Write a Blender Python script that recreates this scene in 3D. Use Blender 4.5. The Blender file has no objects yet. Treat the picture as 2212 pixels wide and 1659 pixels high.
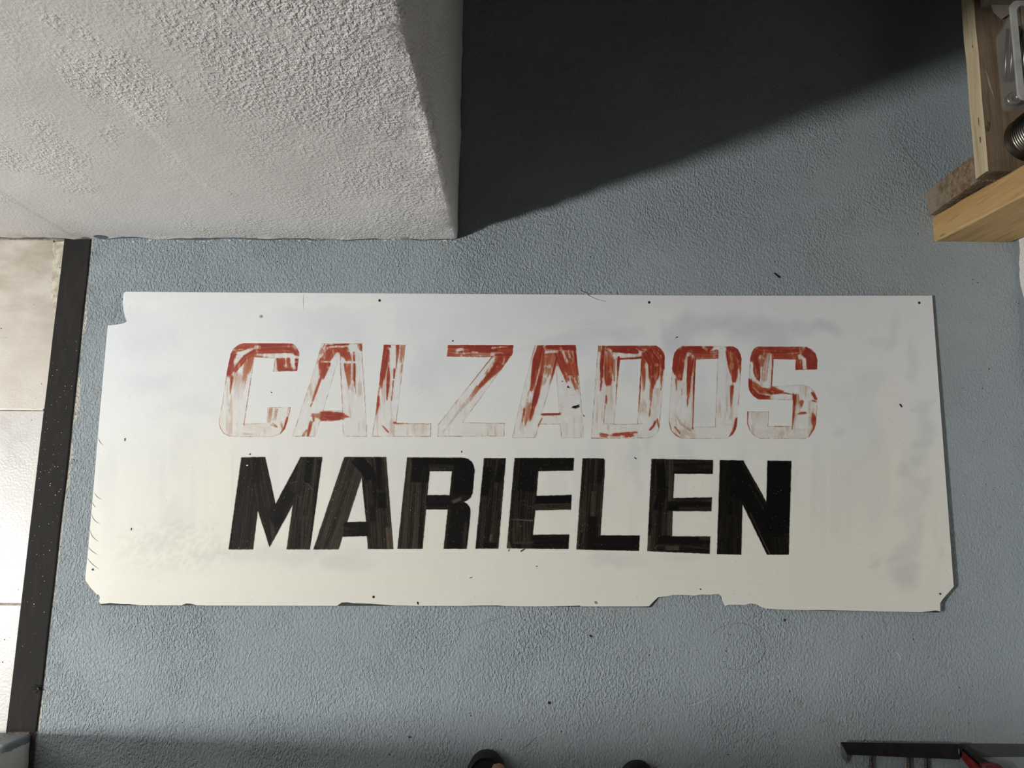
import bpy, bmesh, math, random
import numpy as np
from mathutils import Vector, Matrix
from mathutils.geometry import delaunay_2d_cdt

S = bpy.context.scene
C = S.collection
rng = np.random.default_rng(7)
random.seed(5)

# ------------------------------------------------------------------ camera, light, exposure
F, H = 1780.0, 1.75                       # focal length in pixels of the 2212 wide frame, lens height in metres
CX, CY = 1106.0, 829.5
def _d(px, py):
    v = np.array([px - CX, -(py - CY), -F]); return v / np.linalg.norm(v)
_Z = -_d(1129.6, 1109.5)                  # nadir of the picture
_Y = _d(1213, -10502.0); _Y = _Y - _Z * _Y.dot(_Z); _Y /= np.linalg.norm(_Y)
_X = np.cross(_Y, _Z)
R = np.array([_X, _Y, _Z])                # camera axes -> world axes
cam_data = bpy.data.cameras.new('camera')
cam_data.sensor_width = 36.0; cam_data.lens = F / 2212 * 36.0
cam_data.clip_start = 0.02; cam_data.clip_end = 60
cam = bpy.data.objects.new('camera', cam_data); C.objects.link(cam)
cam.matrix_world = Matrix(((R[0][0], R[0][1], R[0][2], 0), (R[1][0], R[1][1], R[1][2], 0), (R[2][0], R[2][1], R[2][2], H), (0, 0, 0, 1)))
S.camera = cam
S.view_settings.view_transform = 'Standard'; S.view_settings.look = 'None'
S.view_settings.gamma = 1; S.view_settings.use_curve_mapping = False
S.view_settings.exposure = 0.0
w = bpy.data.worlds.new('world'); S.world = w; w.use_nodes = True
w.node_tree.nodes['Background'].inputs[0].default_value = (0.5, 0.55, 0.6, 1)
w.node_tree.nodes['Background'].inputs[1].default_value = 0.0
ld = bpy.data.lights.new('ceiling_bulb', 'POINT'); ld.energy = 468; ld.color = (1.0, 0.985, 0.955); ld.shadow_soft_size = 0.14
lo = bpy.data.objects.new('ceiling_bulb', ld); C.objects.link(lo); lo.location = (-3.15, -0.470, 3.00)

def P(px, py, z=0.0):
    """floor-plan point (or point at height z) seen at a pixel of the photograph; arrays allowed"""
    px = np.asarray(px, float); py = np.asarray(py, float); z = np.asarray(z, float)
    a = px - CX; b = -(py - CY); c = -F
    wx = R[0][0]*a + R[0][1]*b + R[0][2]*c
    wy = R[1][0]*a + R[1][1]*b + R[1][2]*c
    wz = R[2][0]*a + R[2][1]*b + R[2][2]*c
    t = (z - H) / wz
    return wx*t, wy*t, z + 0*wx
def V(px, py, z=0.0):
    x, y, zz = P(px, py, z); return Vector((float(x), float(y), float(zz)))

# ------------------------------------------------------------------ helpers
def link(name, me, mat=None, parent=None):
    o = bpy.data.objects.new(name, me); C.objects.link(o)
    if mat is not None and me is not None:
        for m in (mat if isinstance(mat, (list, tuple)) else [mat]): me.materials.append(m)
    if parent is not None: o.parent = parent
    return o
def tag(o, label=None, cat=None, group=None, kind=None):
    if label: o['label'] = label
    if cat: o['category'] = cat
    if group: o['group'] = group
    if kind: o['kind'] = kind
    return o
def mesh_from(verts, faces, smooth=False):
    me = bpy.data.meshes.new('mesh'); me.from_pydata([tuple(v) for v in verts], [], [tuple(f) for f in faces]); me.update()
    if smooth: me.polygons.foreach_set('use_smooth', [True]*len(me.polygons))
    return me
def grid_mesh(co, quads, smooth=True):
    me = bpy.data.meshes.new('mesh'); n = len(co); q = len(quads)
    me.vertices.add(n); me.vertices.foreach_set('co', np.ascontiguousarray(co, dtype=np.float32).ravel())
    me.loops.add(q*4); me.loops.foreach_set('vertex_index', np.ascontiguousarray(quads, dtype=np.int32).ravel())
    me.polygons.add(q); me.polygons.foreach_set('loop_start', np.arange(0, q*4, 4, dtype=np.int32))
    try: me.polygons.foreach_set('loop_total', np.full(q, 4, dtype=np.int32))
    except Exception: pass
    me.update(calc_edges=True); me.validate()
    if smooth: me.polygons.foreach_set('use_smooth', [True]*len(me.polygons))
    return me
def box_bm(bm, x0, x1, y0, y1, z0, z1):
    vs = [bm.verts.new(p) for p in ((x0,y0,z0),(x1,y0,z0),(x1,y1,z0),(x0,y1,z0),(x0,y0,z1),(x1,y0,z1),(x1,y1,z1),(x0,y1,z1))]
    for f in ((3,2,1,0),(4,5,6,7),(0,1,5,4),(1,2,6,5),(2,3,7,6),(3,0,4,7)): bm.faces.new([vs[i] for i in f])
    return vs
def bm_mesh(bm, smooth=False, bevel=0, seg=2):
    if bevel:
        bmesh.ops.bevel(bm, geom=bm.edges[:], offset=bevel, segments=seg, affect='EDGES', profile=0.6, clamp_overlap=True)
    bmesh.ops.recalc_face_normals(bm, faces=bm.faces[:])
    me = bpy.data.meshes.new('mesh'); bm.to_mesh(me); bm.free()
    if smooth: me.polygons.foreach_set('use_smooth', [True]*len(me.polygons))
    return me
def box(name, x0, x1, y0, y1, z0, z1, mat, parent=None, bevel=0):
    bm = bmesh.new(); box_bm(bm, x0, x1, y0, y1, z0, z1); return link(name, bm_mesh(bm, bevel=bevel), mat, parent)
def hexa(name, low, high, mat, parent=None, bevel=0):
    """solid between a low and a high quad"""
    bm = bmesh.new(); vs = [bm.verts.new(p) for p in list(low)+list(high)]; n = len(low)
    bm.faces.new(vs[:n][::-1]); bm.faces.new(vs[n:])
    for i in range(n): bm.faces.new((vs[i], vs[(i+1) % n], vs[n+(i+1) % n], vs[n+i]))
    return link(name, bm_mesh(bm, bevel=bevel), mat, parent)
def tube_bm(bm, pts, r, n=8, cap=True):
    pts = [Vector(p) for p in pts]; rings = []
    rad = r if isinstance(r, (list, tuple)) else [r]*len(pts)
    up = Vector((0, 0, 1))
    for i, p in enumerate(pts):
        t = (pts[min(i+1, len(pts)-1)] - pts[max(i-1, 0)]).normalized()
        a = t.cross(up if abs(t.dot(up)) < .95 else Vector((1, 0, 0))).normalized(); b = a.cross(t).normalized()
        rings.append([bm.verts.new(p + (a*math.cos(2*math.pi*k/n) + b*math.sin(2*math.pi*k/n))*rad[i]) for k in range(n)])
    for i in range(len(rings)-1):
        for k in range(n): bm.faces.new((rings[i][k], rings[i][(k+1) % n], rings[i+1][(k+1) % n], rings[i+1][k]))
    if cap: bm.faces.new(rings[0][::-1]); bm.faces.new(rings[-1])
def tube(name, pts, r, mat, parent=None, n=8):
    bm = bmesh.new(); tube_bm(bm, pts, r, n); return link(name, bm_mesh(bm, smooth=True), mat, parent)
def lathe(name, c, prof, mat, parent=None, n=48):
    verts = []; faces = []
    for r_, z_ in prof:
        for k in range(n): verts.append((c[0]+r_*math.cos(2*math.pi*k/n), c[1]+r_*math.sin(2*math.pi*k/n), c[2]+z_))
    for i in range(len(prof)-1):
        for k in range(n): faces.append((i*n+k, i*n+(k+1) % n, (i+1)*n+(k+1) % n, (i+1)*n+k))
    return link(name, mesh_from(verts, faces, True), mat, parent)

_T = {}
def vnoise(x, y, seed=0):
    if seed not in _T: _T[seed] = np.random.default_rng(1000+seed).random((257, 257))
    T = _T[seed]
    xi = np.floor(x).astype(int); yi = np.floor(y).astype(int); fx = x-xi; fy = y-yi
    fx = fx*fx*(3-2*fx); fy = fy*fy*(3-2*fy); xi %= 256; yi %= 256
    a = T[xi, yi]; b = T[(xi+1) % 257, yi]; c = T[xi, (yi+1) % 257]; d = T[(xi+1) % 257, (yi+1) % 257]
    return (a*(1-fx)+b*fx)*(1-fy) + (c*(1-fx)+d*fx)*fy
def fbm(x, y, seed=0, oct=3):
    s = 0; a = 1; t = 0
    for i in range(oct): s = s + a*vnoise(x*2**i+i*17.3, y*2**i+i*9.1, seed+i); t += a; a *= .5
    return s/t

# ------------------------------------------------------------------ materials
class M:
    def __init__(s, name, rough=0.6, spec=0.5, metal=0.0):
        s.m = bpy.data.materials.new(name); s.m.use_nodes = True; s.t = s.m.node_tree
        s.b = s.t.nodes['Principled BSDF']; s.b.inputs['Roughness'].default_value = rough
        s.b.inputs['Specular IOR Level'].default_value = spec; s.b.inputs['Metallic'].default_value = metal
        s._c = None
    def n(s, typ, **kw):
        nd = s.t.nodes.new(typ)
        for k, v in kw.items(): setattr(nd, k, v)
        return nd
    def put(s, sock, v):
        if hasattr(v, 'is_output') or isinstance(v, bpy.types.NodeSocket): s.t.links.new(v, sock)
        else:
            if isinstance(v, (tuple, list)) and len(v) == 3 and sock.type == 'RGBA': v = (*v, 1)
            sock.default_value = v
    def co(s):
        if s._c is None: s._c = s.n('ShaderNodeTexCoord').outputs['Object']
        return s._c
    def scaled(s, sc, rot=(0, 0, 0)):
        mp = s.n('ShaderNodeMapping'); mp.inputs['Scale'].default_value = sc; mp.inputs['Rotation'].default_value = rot
        s.put(mp.inputs[0], s.co()); return mp.outputs[0]
    def noise(s, scale, detail=2, rough=.5, vec=None, dist=0):
        nd = s.n('ShaderNodeTexNoise'); s.put(nd.inputs['Vector'], vec if vec is not None else s.co())
        nd.inputs['Scale'].default_value = scale; nd.inputs['Detail'].default_value = detail
        nd.inputs['Roughness'].default_value = rough; nd.inputs['Distortion'].default_value = dist
        return nd.outputs[0]
    def voro(s, scale, feature='F1', vec=None):
        nd = s.n('ShaderNodeTexVoronoi', feature=feature); s.put(nd.inputs['Vector'], vec if vec is not None else s.co())
        nd.inputs['Scale'].default_value = scale; return nd.outputs['Distance']
    def math(s, op, a, b=None, clamp=False):
        nd = s.n('ShaderNodeMath', operation=op, use_clamp=clamp); s.put(nd.inputs[0], a)
        if b is not None: s.put(nd.inputs[1], b)
        return nd.outputs[0]
    def ss(s, v, lo, hi, a=0.0, b=1.0):
        nd = s.n('ShaderNodeMapRange', interpolation_type='SMOOTHSTEP'); s.put(nd.inputs[0], v)
        for i, q in zip((1, 2, 3, 4), (lo, hi, a, b)): nd.inputs[i].default_value = q
        return nd.outputs[0]
    def mix(s, f, a, b, mode='MIX'):
        nd = s.n('ShaderNodeMix', data_type='RGBA', blend_type=mode); s.put(nd.inputs[0], f)
        s.put(nd.inputs[6], a); s.put(nd.inputs[7], b); return nd.outputs[2]
    def ramp(s, v, stops):
        nd = s.n('ShaderNodeValToRGB'); s.put(nd.inputs[0], v); e = nd.color_ramp.elements
        while len(e) < len(stops): e.new(.5)
        for k, (p, c) in enumerate(stops): e[k].position = p; e[k].color = (*c, 1)
        return nd.outputs[0]
    def attr(s, name):
        nd = s.n('ShaderNodeAttribute', attribute_name=name); return nd
    def xyz(s):
        nd = s.n('ShaderNodeSeparateXYZ'); s.put(nd.inputs[0], s.co()); return nd.outputs
    def bump(s, h, dist, strength=1.0, prev=None):
        nd = s.n('ShaderNodeBump'); nd.inputs['Strength'].default_value = strength; nd.inputs['Distance'].default_value = dist
        s.put(nd.inputs['Height'], h)
        if prev is not None: s.put(nd.inputs['Normal'], prev)
        return nd.outputs[0]
    def done(s, color=None, normal=None, rough=None, alpha=None):
        if color is not None: s.put(s.b.inputs['Base Color'], color)
        if normal is not None: s.put(s.b.inputs['Normal'], normal)
        if rough is not None: s.put(s.b.inputs['Roughness'], rough)
        if alpha is not None: s.put(s.b.inputs['Alpha'], alpha)
        return s.m
def plain(name, c, rough=.6, metal=0.0, spec=.5, var=.15, sc=40, bump=0.0):
    m = M(name, rough, spec, metal); n_ = m.noise(sc, 3)
    col = m.mix(m.ss(n_, .3, .7), tuple(v*(1-var) for v in c), tuple(min(1, v*(1+var)) for v in c))
    return m.done(col, m.bump(n_, bump) if bump else None)

# grey painted concrete floor
m = M('grey_floor_paint', .62, .22)
x, y, z = m.xyz()
big = m.noise(2.2, 3, .6); med = m.noise(9, 3, .6)
col = m.mix(m.ss(big, .35, .65), (.318, .366, .392), (.352, .402, .428))
col = m.mix(m.ss(med, .5, .8, 0, .35), col, (.275, .312, .328))
u = m.math('ADD', m.math('SUBTRACT', x, m.math('MULTIPLY', y, .0181)), .9722)      # distance from the strip's edge
fine = m.noise(160, 3, .6)
edgen = m.math('MULTIPLY', m.ss(m.noise(9, 3), .42, .62), m.ss(y, .50, .33))
edgen = m.math('MULTIPLY', edgen, m.ss(y, -.15, .12, .25, 1))
edge = m.ss(m.math('SUBTRACT', u, m.math('MULTIPLY', edgen, .011)), -.0015, .0012, 1, 0)
edge = m.math('MULTIPLY', edge, m.ss(fine, .36, .5))
edge = m.math('MULTIPLY', edge, m.ss(y, -.45, -.43))
col = m.mix(edge, col, (.60, .57, .50))
dirt = m.math('MULTIPLY', m.ss(u, .065, .005), m.ss(m.noise(26, 4, .7), .52, .7))
col = m.mix(m.math('MULTIPLY', dirt, .55), col, (.20, .17, .145))
dirt2 = m.math('MULTIPLY', m.ss(m.noise(5, 5, .75), .58, .72), .35)
col = m.mix(dirt2, col, (.23, .24, .23))
gap = m.math('MULTIPLY', m.ss(y, -.440, -.446), m.ss(m.math('ADD', x, m.math('MULTIPLY', m.noise(70, 2), .006)), -.976, -.983))
col = m.mix(m.math('MULTIPLY', gap, .9), col, (.035, .028, .022))
sp = m.ss(m.noise(210, 1, .4), .735, .77)
col = m.mix(m.math('MULTIPLY', sp, .7), col, (.05, .05, .045))
rgh = m.math('ADD', m.ss(m.noise(3.2, 4, .65, dist=.6), .34, .66, .36, 1.0), m.math('MULTIPLY', m.ss(m.math('ADD', x, m.math('MULTIPLY', y, -.6)), .2, -.9), .35))
rgh = m.math('MULTIPLY', rgh, m.ss(x, .1, 1.0, 1.0, .55))
peb = m.math('ADD', m.math('MULTIPLY', m.noise(205, 2, .6, m.scaled((1.1, .72, 1), (0, 0, .35))), 1.0), m.math('MULTIPLY', m.noise(120, 2), .38))
peb = m.math('MULTIPLY', m.ss(peb, .48, .95), rgh)
pit = m.math('MULTIPLY', m.ss(m.voro(13), .05, .018), .9)
wav = m.math('MULTIPLY', m.noise(17, 3, .55), 1.0)
trow = m.math('MULTIPLY', m.noise(5, 4, .6, m.scaled((1, 5, 1), (0, 0, .6))), 1.0)
b1 = m.bump(wav, .0012); b1 = m.bump(trow, .0010, 1, b1); b1 = m.bump(peb, .0024, 1, b1); b1 = m.bump(m.math('MULTIPLY', pit, -1), .0020, .8, b1)
FLOOR = m.done(col, b1, m.ss(fine, .3, .7, .5, .72))

# rough white plaster of the walls
def plaster(name, patches=True, foot=None):
    m = M(name, .75, .25)
    x, y, z = m.xyz()
    n1 = m.noise(1.6, 3); col = m.mix(m.ss(n1, .3, .7), (.845, .830, .810), (.875, .860, .840))
    fine = m.noise(170, 2, .5); grain = m.noise(330, 2, .6)
    mask = m.ss(m.noise(4.5, 4, .65, m.scaled((1, 1, .55), (0, .35, 0)), .4), .50, .62, .22, 1.0)
    if patches:
        edge = m.math('MULTIPLY', m.ss(x, -.62, -.24), m.ss(m.noise(7, 3, .6), .36, .58, .35, 1))
        mask = m.math('MAXIMUM', mask, m.math('MULTIPLY', edge, 1.9))
        smear = m.math('MULTIPLY', m.noise(14, 3, .6, m.scaled((1, 1, 9), (0, .2, 0))), m.ss(x, -.36, -.2))
    h = m.math('MULTIPLY', m.ss(fine, .36, .7), mask)
    nb = m.bump(m.noise(6, 2), .006); nb = m.bump(h, .0011, 1, nb); nb = m.bump(grain, .00035, .8, nb)
    if patches:
        nb = m.bump(smear, .0022, 1, nb)
        # grime and crust along the foot of the wall
        zz = m.math('SUBTRACT', z, m.math('MULTIPLY', m.ss(m.noise(22, 3), .45, .75), .016))
        foot_dark = m.math('MULTIPLY', m.ss(zz, .003, -.001), m.ss(m.noise(60, 3), .42, .55))
        col = m.mix(m.math('MULTIPLY', foot_dark, .75), col, (.20, .19, .165))
        tan = m.math('MULTIPLY', m.ss(z, .055, .004), m.ss(x, -.93, -1.05))
        tan = m.math('MULTIPLY', tan, m.ss(m.noise(30, 3, .6), .3, .65))
        col = m.mix(m.math('MULTIPLY', tan, .6), col, (.42, .34, .25))
        gl = m.math('MULTIPLY', m.ss(m.math('SUBTRACT', z, m.math('MULTIPLY', m.noise(13, 2), .03)), -.008, -.012), 1.0)
        bx = m.math('DIVIDE', m.math('ADD', x, .938), .016); bz = m.math('DIVIDE', m.math('SUBTRACT', z, .012), .010)
        bd = m.math('ADD', m.math('MULTIPLY', bx, bx), m.math('MULTIPLY', bz, bz))
        col = m.mix(m.math('MAXIMUM', m.ss(bd, 1.15, .9), gl), col, (.16, .19, .21))
    if foot == 'right':
        zz = m.math('SUBTRACT', z, m.math('MULTIPLY', m.noise(11, 4, .6), .035))
        zz = m.math('SUBTRACT', zz, m.math('MULTIPLY', m.noise(80, 2), .004))
        col = m.mix(m.ss(zz, -.008, -.0095), col, (.26, .30, .32))
        col = m.mix(m.ss(z, .29, .30), col, (.40, .40, .39))  # unseen upper wall made greyer to cut the bounce light
    if foot == 'left':
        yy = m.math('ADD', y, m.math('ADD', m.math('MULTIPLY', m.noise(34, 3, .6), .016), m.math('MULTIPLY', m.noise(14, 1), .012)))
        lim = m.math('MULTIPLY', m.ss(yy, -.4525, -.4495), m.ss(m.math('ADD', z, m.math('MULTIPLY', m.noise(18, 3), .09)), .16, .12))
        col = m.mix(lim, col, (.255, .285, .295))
        col = m.mix(m.math('MULTIPLY', m.ss(m.noise(9, 4, .6), .5, .65), .35), col, (.42, .40, .36))
    return m.done(col, nb)
WALL = plaster('white_plaster'); WALLR = plaster('white_plaster_right', False, 'right'); WALLL = plaster('white_plaster_left', False, 'left')
WALLD = plain('dim_wall_paint', (.018, .018, .017), .8, var=.05, sc=3)
CEIL = plain('ceiling_paint', (.022, .021, .020), .85, var=.04, sc=3)
WALL2 = plain('light_wall_paint', (.05, .048, .045), .8, var=.04, sc=3)

m = M('black_strip', .75, .12)
n_ = m.noise(60, 4, .6, m.scaled((1, .25, 1)))
col = m.mix(m.ss(n_, .35, .7), (.020, .019, .018), (.032, .030, .028))
dst = m.ss(m.noise(320, 2, .6), .70, .78)
col = m.mix(m.math('MULTIPLY', dst, .4), col, (.22, .21, .20))
STRIP = m.done(col, m.bump(m.noise(300, 2), .0003), m.ss(n_, .3, .7, .65, .85))
m = M('cream_tile', .30, .5)
x, y, z = m.xyz()
n_ = m.noise(7, 4, .65); bro = m.math('MULTIPLY', m.ss(m.noise(3.1, 4, .65), .40, .66), 1.0)
col = m.mix(m.ss(n_, .3, .7), (.53, .517, .495), (.60, .587, .565))
TILE = m.done(m.mix(m.math('MULTIPLY', bro, .10), col, (.42, .33, .22)), m.bump(m.noise(200, 2), .0004), m.ss(n_, .3, .7, .22, .42))
m = M('stained_cream_tile', .34, .5)
x, y, z = m.xyz()
n_ = m.noise(7, 4, .65); st = m.math('MULTIPLY', m.ss(m.noise(6.5, 4, .6, m.scaled((1, 1.8, 1))), .36, .66), m.ss(y, .25, .55, .25, 1))
col = m.mix(m.ss(n_, .3, .7), (.55, .51, .45), (.63, .59, .53))
col = m.mix(m.math('MULTIPLY', st, .8), col, (.37, .30, .225))
TILES = m.done(col, m.bump(m.noise(200, 2), .0004), m.ss(n_, .3, .7, .26, .45))
GROUT = plain('grout', (.30, .27, .23), .9, sc=120, var=.35, bump=.002)
m = M('mortar_fill', .9, .2)
n_ = m.noise(60, 4, .7); col = m.mix(m.ss(n_, .35, .65), (.44, .39, .31), (.68, .64, .55))
col = m.mix(m.ss(m.noise(75, 3, .7), .62, .7), col, (.10, .09, .08))
MORTAR = m.done(col, m.bump(n_, .004))

# ------------------------------------------------------------------ the setting
floor = box('floor', -1.000, 1.35, -2.4, 2.75, -.08, 0, FLOOR); tag(floor, kind='structure')
bed = box('grout_bed', -4.75, -1.000, -2.4, .62, -.08, -.0028, GROUT, floor); bed['kind'] = 'structure'
tp = .4070
ty0 = [.2109, -.1961]
bm = bmesh.new(); box_bm(bm, -tp/2+.0016, tp/2-.0016, -tp/2+.0016, tp/2-.0016, -.009, 0); tile_me = bm_mesh(bm, bevel=.0012, seg=1); tile_me.materials.append(TILE)
def tile_poly(pts, mat=None):
    o = hexa('tile', [(a, b, -.009) for a, b in pts], [(a, b, 0) for a, b in pts], mat or TILE, floor, bevel=.001); return o
def sx(y, off=0): return -1.0355 + (y - .075)*.0186 + off        # left edge of the strip
ys = [.2109 + tp, .2109, -.1961, -.1961-tp, -.1961-2*tp, -.1961-3*tp, -.1961-4*tp]
g = .0022
for r in range(len(ys)-1):
    a, b = ys[r]-g, ys[r+1]+g
    if r == 0:
        e = [P(*q)[:2] for q in ((101, 883), (106, 800), (113, 745), (120, 706), (123, 690), (117, 672), (111, 648), (112, 610), (115, 560), (114, 535))]
        pts = [(float(q[0]), float(q[1])) for q in e]; a = .592
        pts += [(pts[-1][0], a), (-1.43, a), (-1.43, b)]
        pts[0] = (pts[0][0], b)
        tile_poly(pts, TILES)
    elif r < 3:
        tile_poly([(sx(b, -.001), b), (sx(a, -.001), a), (-1.43, a), (-1.43, b)])
    for c in range(0 if r < 3 else -1, 8):
        xa = -1.43 - g*2 - tp*c - tp/2
        if r == 0:
            o = tile_poly([(xa+tp/2-g, b), (xa+tp/2-g, .592), (xa-tp/2+g, .592), (xa-tp/2+g, b)])
        else:
            o = link('tile', tile_me, None, floor); o.location = (xa, (ys[r]+ys[r+1])/2, 0)
            if c == -1: o.location.x += 0.004
e = [V(*q, .0006) for q in ((114, 524), (139, 521), (136, 560), (131, 620), (127, 670), (125, 697), (120, 706), (122, 690), (116, 672), (110, 648), (111, 610), (114, 560))]
bm = bmesh.new(); vs = [bm.verts.new(p) for p in e]; f = bm.faces.new(vs[::-1]); r_ = bmesh.ops.extrude_face_region(bm, geom=[f])
for q in r_['geom']:
    if isinstance(q, bmesh.types.BMVert): q.co.z -= .008
mo = link('mortar_fill', bm_mesh(bm), MORTAR, floor)
# thin pale bead of grout beside the first joint and the tan grout filling the second joint
box('grout_bead', -1.43, -1.036, .2109-.0005, .2109+.0028, -.003, .0003, plain('pale_grout', (.75, .72, .66), .8), floor)
box('joint_shadow_gap', -1.43, -1.038, -.1961-.0022, -.1961+.0022, -.0029, -.0012, plain('tan_grout', (.36, .32, .27), .9, sc=200, var=.3), floor)  # tan grout filling the second joint

# dark threshold strip in the doorway
bm = bmesh.new()
tl, tr, br, bl = [P(*q)[:2] for q in ((140.5, 517.5), (197, 517.5), (80, 1580), (15, 1580))]
n = 40; L = []; Rr = []
for i in range(n+1):
    t = i/n
    wv = .0010*math.sin(t*23)*math.sin(t*7+1)
    L.append((tl[0]*(1-t)+bl[0]*t + wv*.4, tl[1]*(1-t)+bl[1]*t)); Rr.append((tr[0]*(1-t)+br[0]*t + wv*.8 + .003*math.sin(t*math.pi), tr[1]*(1-t)+br[1]*t))
va = [[bm.verts.new((*p, zz)) for p in q] for q, zz in ((L, -.004), (L, .0028), ([(a+.002, b) for a, b in L], .0038), ([(a-.002, b) for a, b in Rr], .0038), (Rr, .0028), (Rr, -.004))]
for a, b in zip(va[:-1], va[1:]):
    for i in range(n): bm.faces.new((a[i], a[i+1], b[i+1], b[i]))
tag(link('trim_1', bm_mesh(bm), STRIP), 'black threshold strip between the cream tiles and the grey floor', kind='structure')

# wall_back: face at y = .596 with a hand-plastered corner at x = -.148
XC, YW = -.1478, .5965
us = np.concatenate([np.linspace(-4.7, -1.35, 8)[:-1], np.arange(-1.35, XC-.012, .006)])
prof = [(u_, YW + (-.0010 if u_ < -1.0 else 0), 0, -1) for u_ in us]
for k in range(7):
    a = k/6*math.pi/2; prof.append((XC-.008+.008*math.sin(a), YW+.008-.008*math.cos(a), math.sin(a), -math.cos(a)))
for v_ in np.concatenate([np.arange(YW+.014, YW+.65, .012), np.array([1.8, 2.6])]): prof.append((XC, v_, 1, 0))
prof = np.array(prof); nu = len(prof)
zs = np.concatenate([np.arange(0, 1.0, .006), np.linspace(1.0, 3.36, 8)]); nv = len(zs)
U, Zg = np.meshgrid(np.arange(nu), zs, indexing='ij')
X = prof[:, 0][U.astype(int)]; Y = prof[:, 1][U.astype(int)]; NX = prof[:, 2][U.astype(int)]; NY = prof[:, 3][U.astype(int)]
s_ = X + Y
dis = .0030*(fbm(s_*5, Zg*5, 3, 2)-.5)
cor = np.exp(-((X-XC)**2 + (Y-YW)**2)/.018**2)
dis = dis + cor*(.015*(fbm(Zg*9, Zg*0+2.2, 7, 3)-.5) + .004*(vnoise(Zg*60, Zg*0+5, 11)-.5) - .001)
dis = dis + cor*np.where(np.abs(Zg-.30) < .012, -.004, 0)
near = np.exp(-((X-XC)/.12)**2)*(NY < -.5)
dis = dis + near*.0022*(fbm(X*30, Zg*22, 21, 3)-.5)*2
flr = np.exp(-(Zg/.010)**2); dis = dis + flr*(.005*(vnoise(s_*30, Zg*0, 31)-.3))
co = np.stack([X+NX*dis, Y+NY*dis, Zg], -1).reshape(-1, 3)
i = np.arange(nu-1)[:, None]*nv + np.arange(nv-1)[None, :]
q = np.stack([i, i+nv, i+nv+1, i+1], -1).reshape(-1, 4)
wb = tag(link('wall_back', grid_mesh(co, q), WALL), kind='structure')
# solid behind the skin
bm = bmesh.new(); box_bm(bm, -4.75, XC-.02, YW+.02, 2.65, 0, 3.36); link('wall_core', bm_mesh(bm), WALL, wb)['kind'] = 'structure'
# plaster crumbs along the foot of that wall
bm = bmesh.new()
for k in range(70):
    px = random.uniform(150, 985); p = V(px, 519+random.uniform(-1, 4), 0); s0 = random.uniform(.0006, .0022)
    bmesh.ops.create_icosphere(bm, subdivisions=1, radius=s0, matrix=Matrix.Translation(p+Vector((0, 0, s0*.4))) @ Matrix.Diagonal((random.uniform(1, 3), 1, .7, 1)))
CRUMB = plain('plaster_crumb', (.62, .60, .56), .9)
tag(link('plaster_crumbs', bm_mesh(bm), CRUMB), 'white plaster crumbs along the foot of the white wall', 'debris', kind='stuff')

# wall_left: between the two rooms, below the doorway (towards the photographer)
bm = bmesh.new()
xs0, ye = -.9935, -.4490
def wl(n_y=30, n_z=60):
    ysl = np.concatenate([np.linspace(ye-.006, ye-.25, n_y), [-1.2, -2.4]]); zsl = np.concatenate([np.linspace(0, .5, n_z), [1.2, 3.36]])
    prf = [(xx, ye, 0, 1) for xx in np.concatenate([[-1.16], np.linspace(-1.13, xs0-.006, 24)])]
    prf += [(xs0-.006+.006*math.sin(a), ye-.006+.006*math.cos(a), math.sin(a), math.cos(a)) for a in (math.pi/8, math.pi/4, 3*math.pi/8)]
    prf += [(xs0, v_, 1, 0) for v_ in ysl]
    prf += [(-1.16, -2.4, 0, 0)]
    prf = np.array(prf); a = len(prf); b = len(zsl)
    U, Zq = np.meshgrid(np.arange(a), zsl, indexing='ij')
    X = prf[:, 0][U]; Y = prf[:, 1][U]
    d_ = .004*(fbm((X+Y)*14, Zq*14, 41, 3)-.5)*(Zq < 2)
    d_ += .006*np.exp(-(Zq/.012)**2)*(vnoise((X+Y)*40, Zq*0, 43)-.5)
    co = np.stack([X+prf[:, 2][U]*d_, Y+prf[:, 3][U]*d_, Zq], -1).reshape(-1, 3)
    i = np.arange(a-1)[:, None]*b + np.arange(b-1)[None, :]
    return grid_mesh(co, np.stack([i, i+1, i+b+1, i+b], -1).reshape(-1, 4))
wlo = tag(link('wall_left', wl(), WALLL), kind='structure')
box('door_lintel', -1.16, -.995, ye-.01, YW+.02, 2.1, 3.36, WALLL, wlo)['kind'] = 'structure'
box('wall_core', -1.155, xs0-.012, -2.4, ye-.012, 0, 3.34, WALLL, wlo)['kind'] = 'structure'

XR = 1.0725
zs2 = np.concatenate([np.arange(0, .6, .01), [.9, 1.6, 3.36]]); yy2 = np.concatenate([[-2.4, -1.2], np.arange(-.2, 1.4, .01), [2.0, 2.65]])
A, B = np.meshgrid(yy2, zs2, indexing='ij'); dd = .004*(fbm(A*9, B*9, 51, 3)-.5)
co = np.stack([XR + (A-.5965)*-.002 - dd, A, B], -1).reshape(-1, 3); b = len(zs2); i = np.arange(len(yy2)-1)[:, None]*b + np.arange(b-1)[None, :]
tag(link('wall_right', grid_mesh(co, np.stack([i, i+1, i+b+1, i+b], -1).reshape(-1, 4)), WALLR), kind='structure')
tag(box('wall_rear', XC-.05, 1.3, 2.6, 2.72, 0, 3.36, WALLD), kind='structure')
tag(box('wall_front', -4.75, 1.3, -2.45, -2.38, 0, 3.36, WALLD), kind='structure')
tag(box('wall_outer', -4.8, -4.7, -2.4, .62, 0, 3.36, WALL2), kind='structure')
tag(box('ceiling', -4.8, 1.3, -2.45, 2.72, 3.34, 3.45, CEIL), kind='structure')

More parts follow.
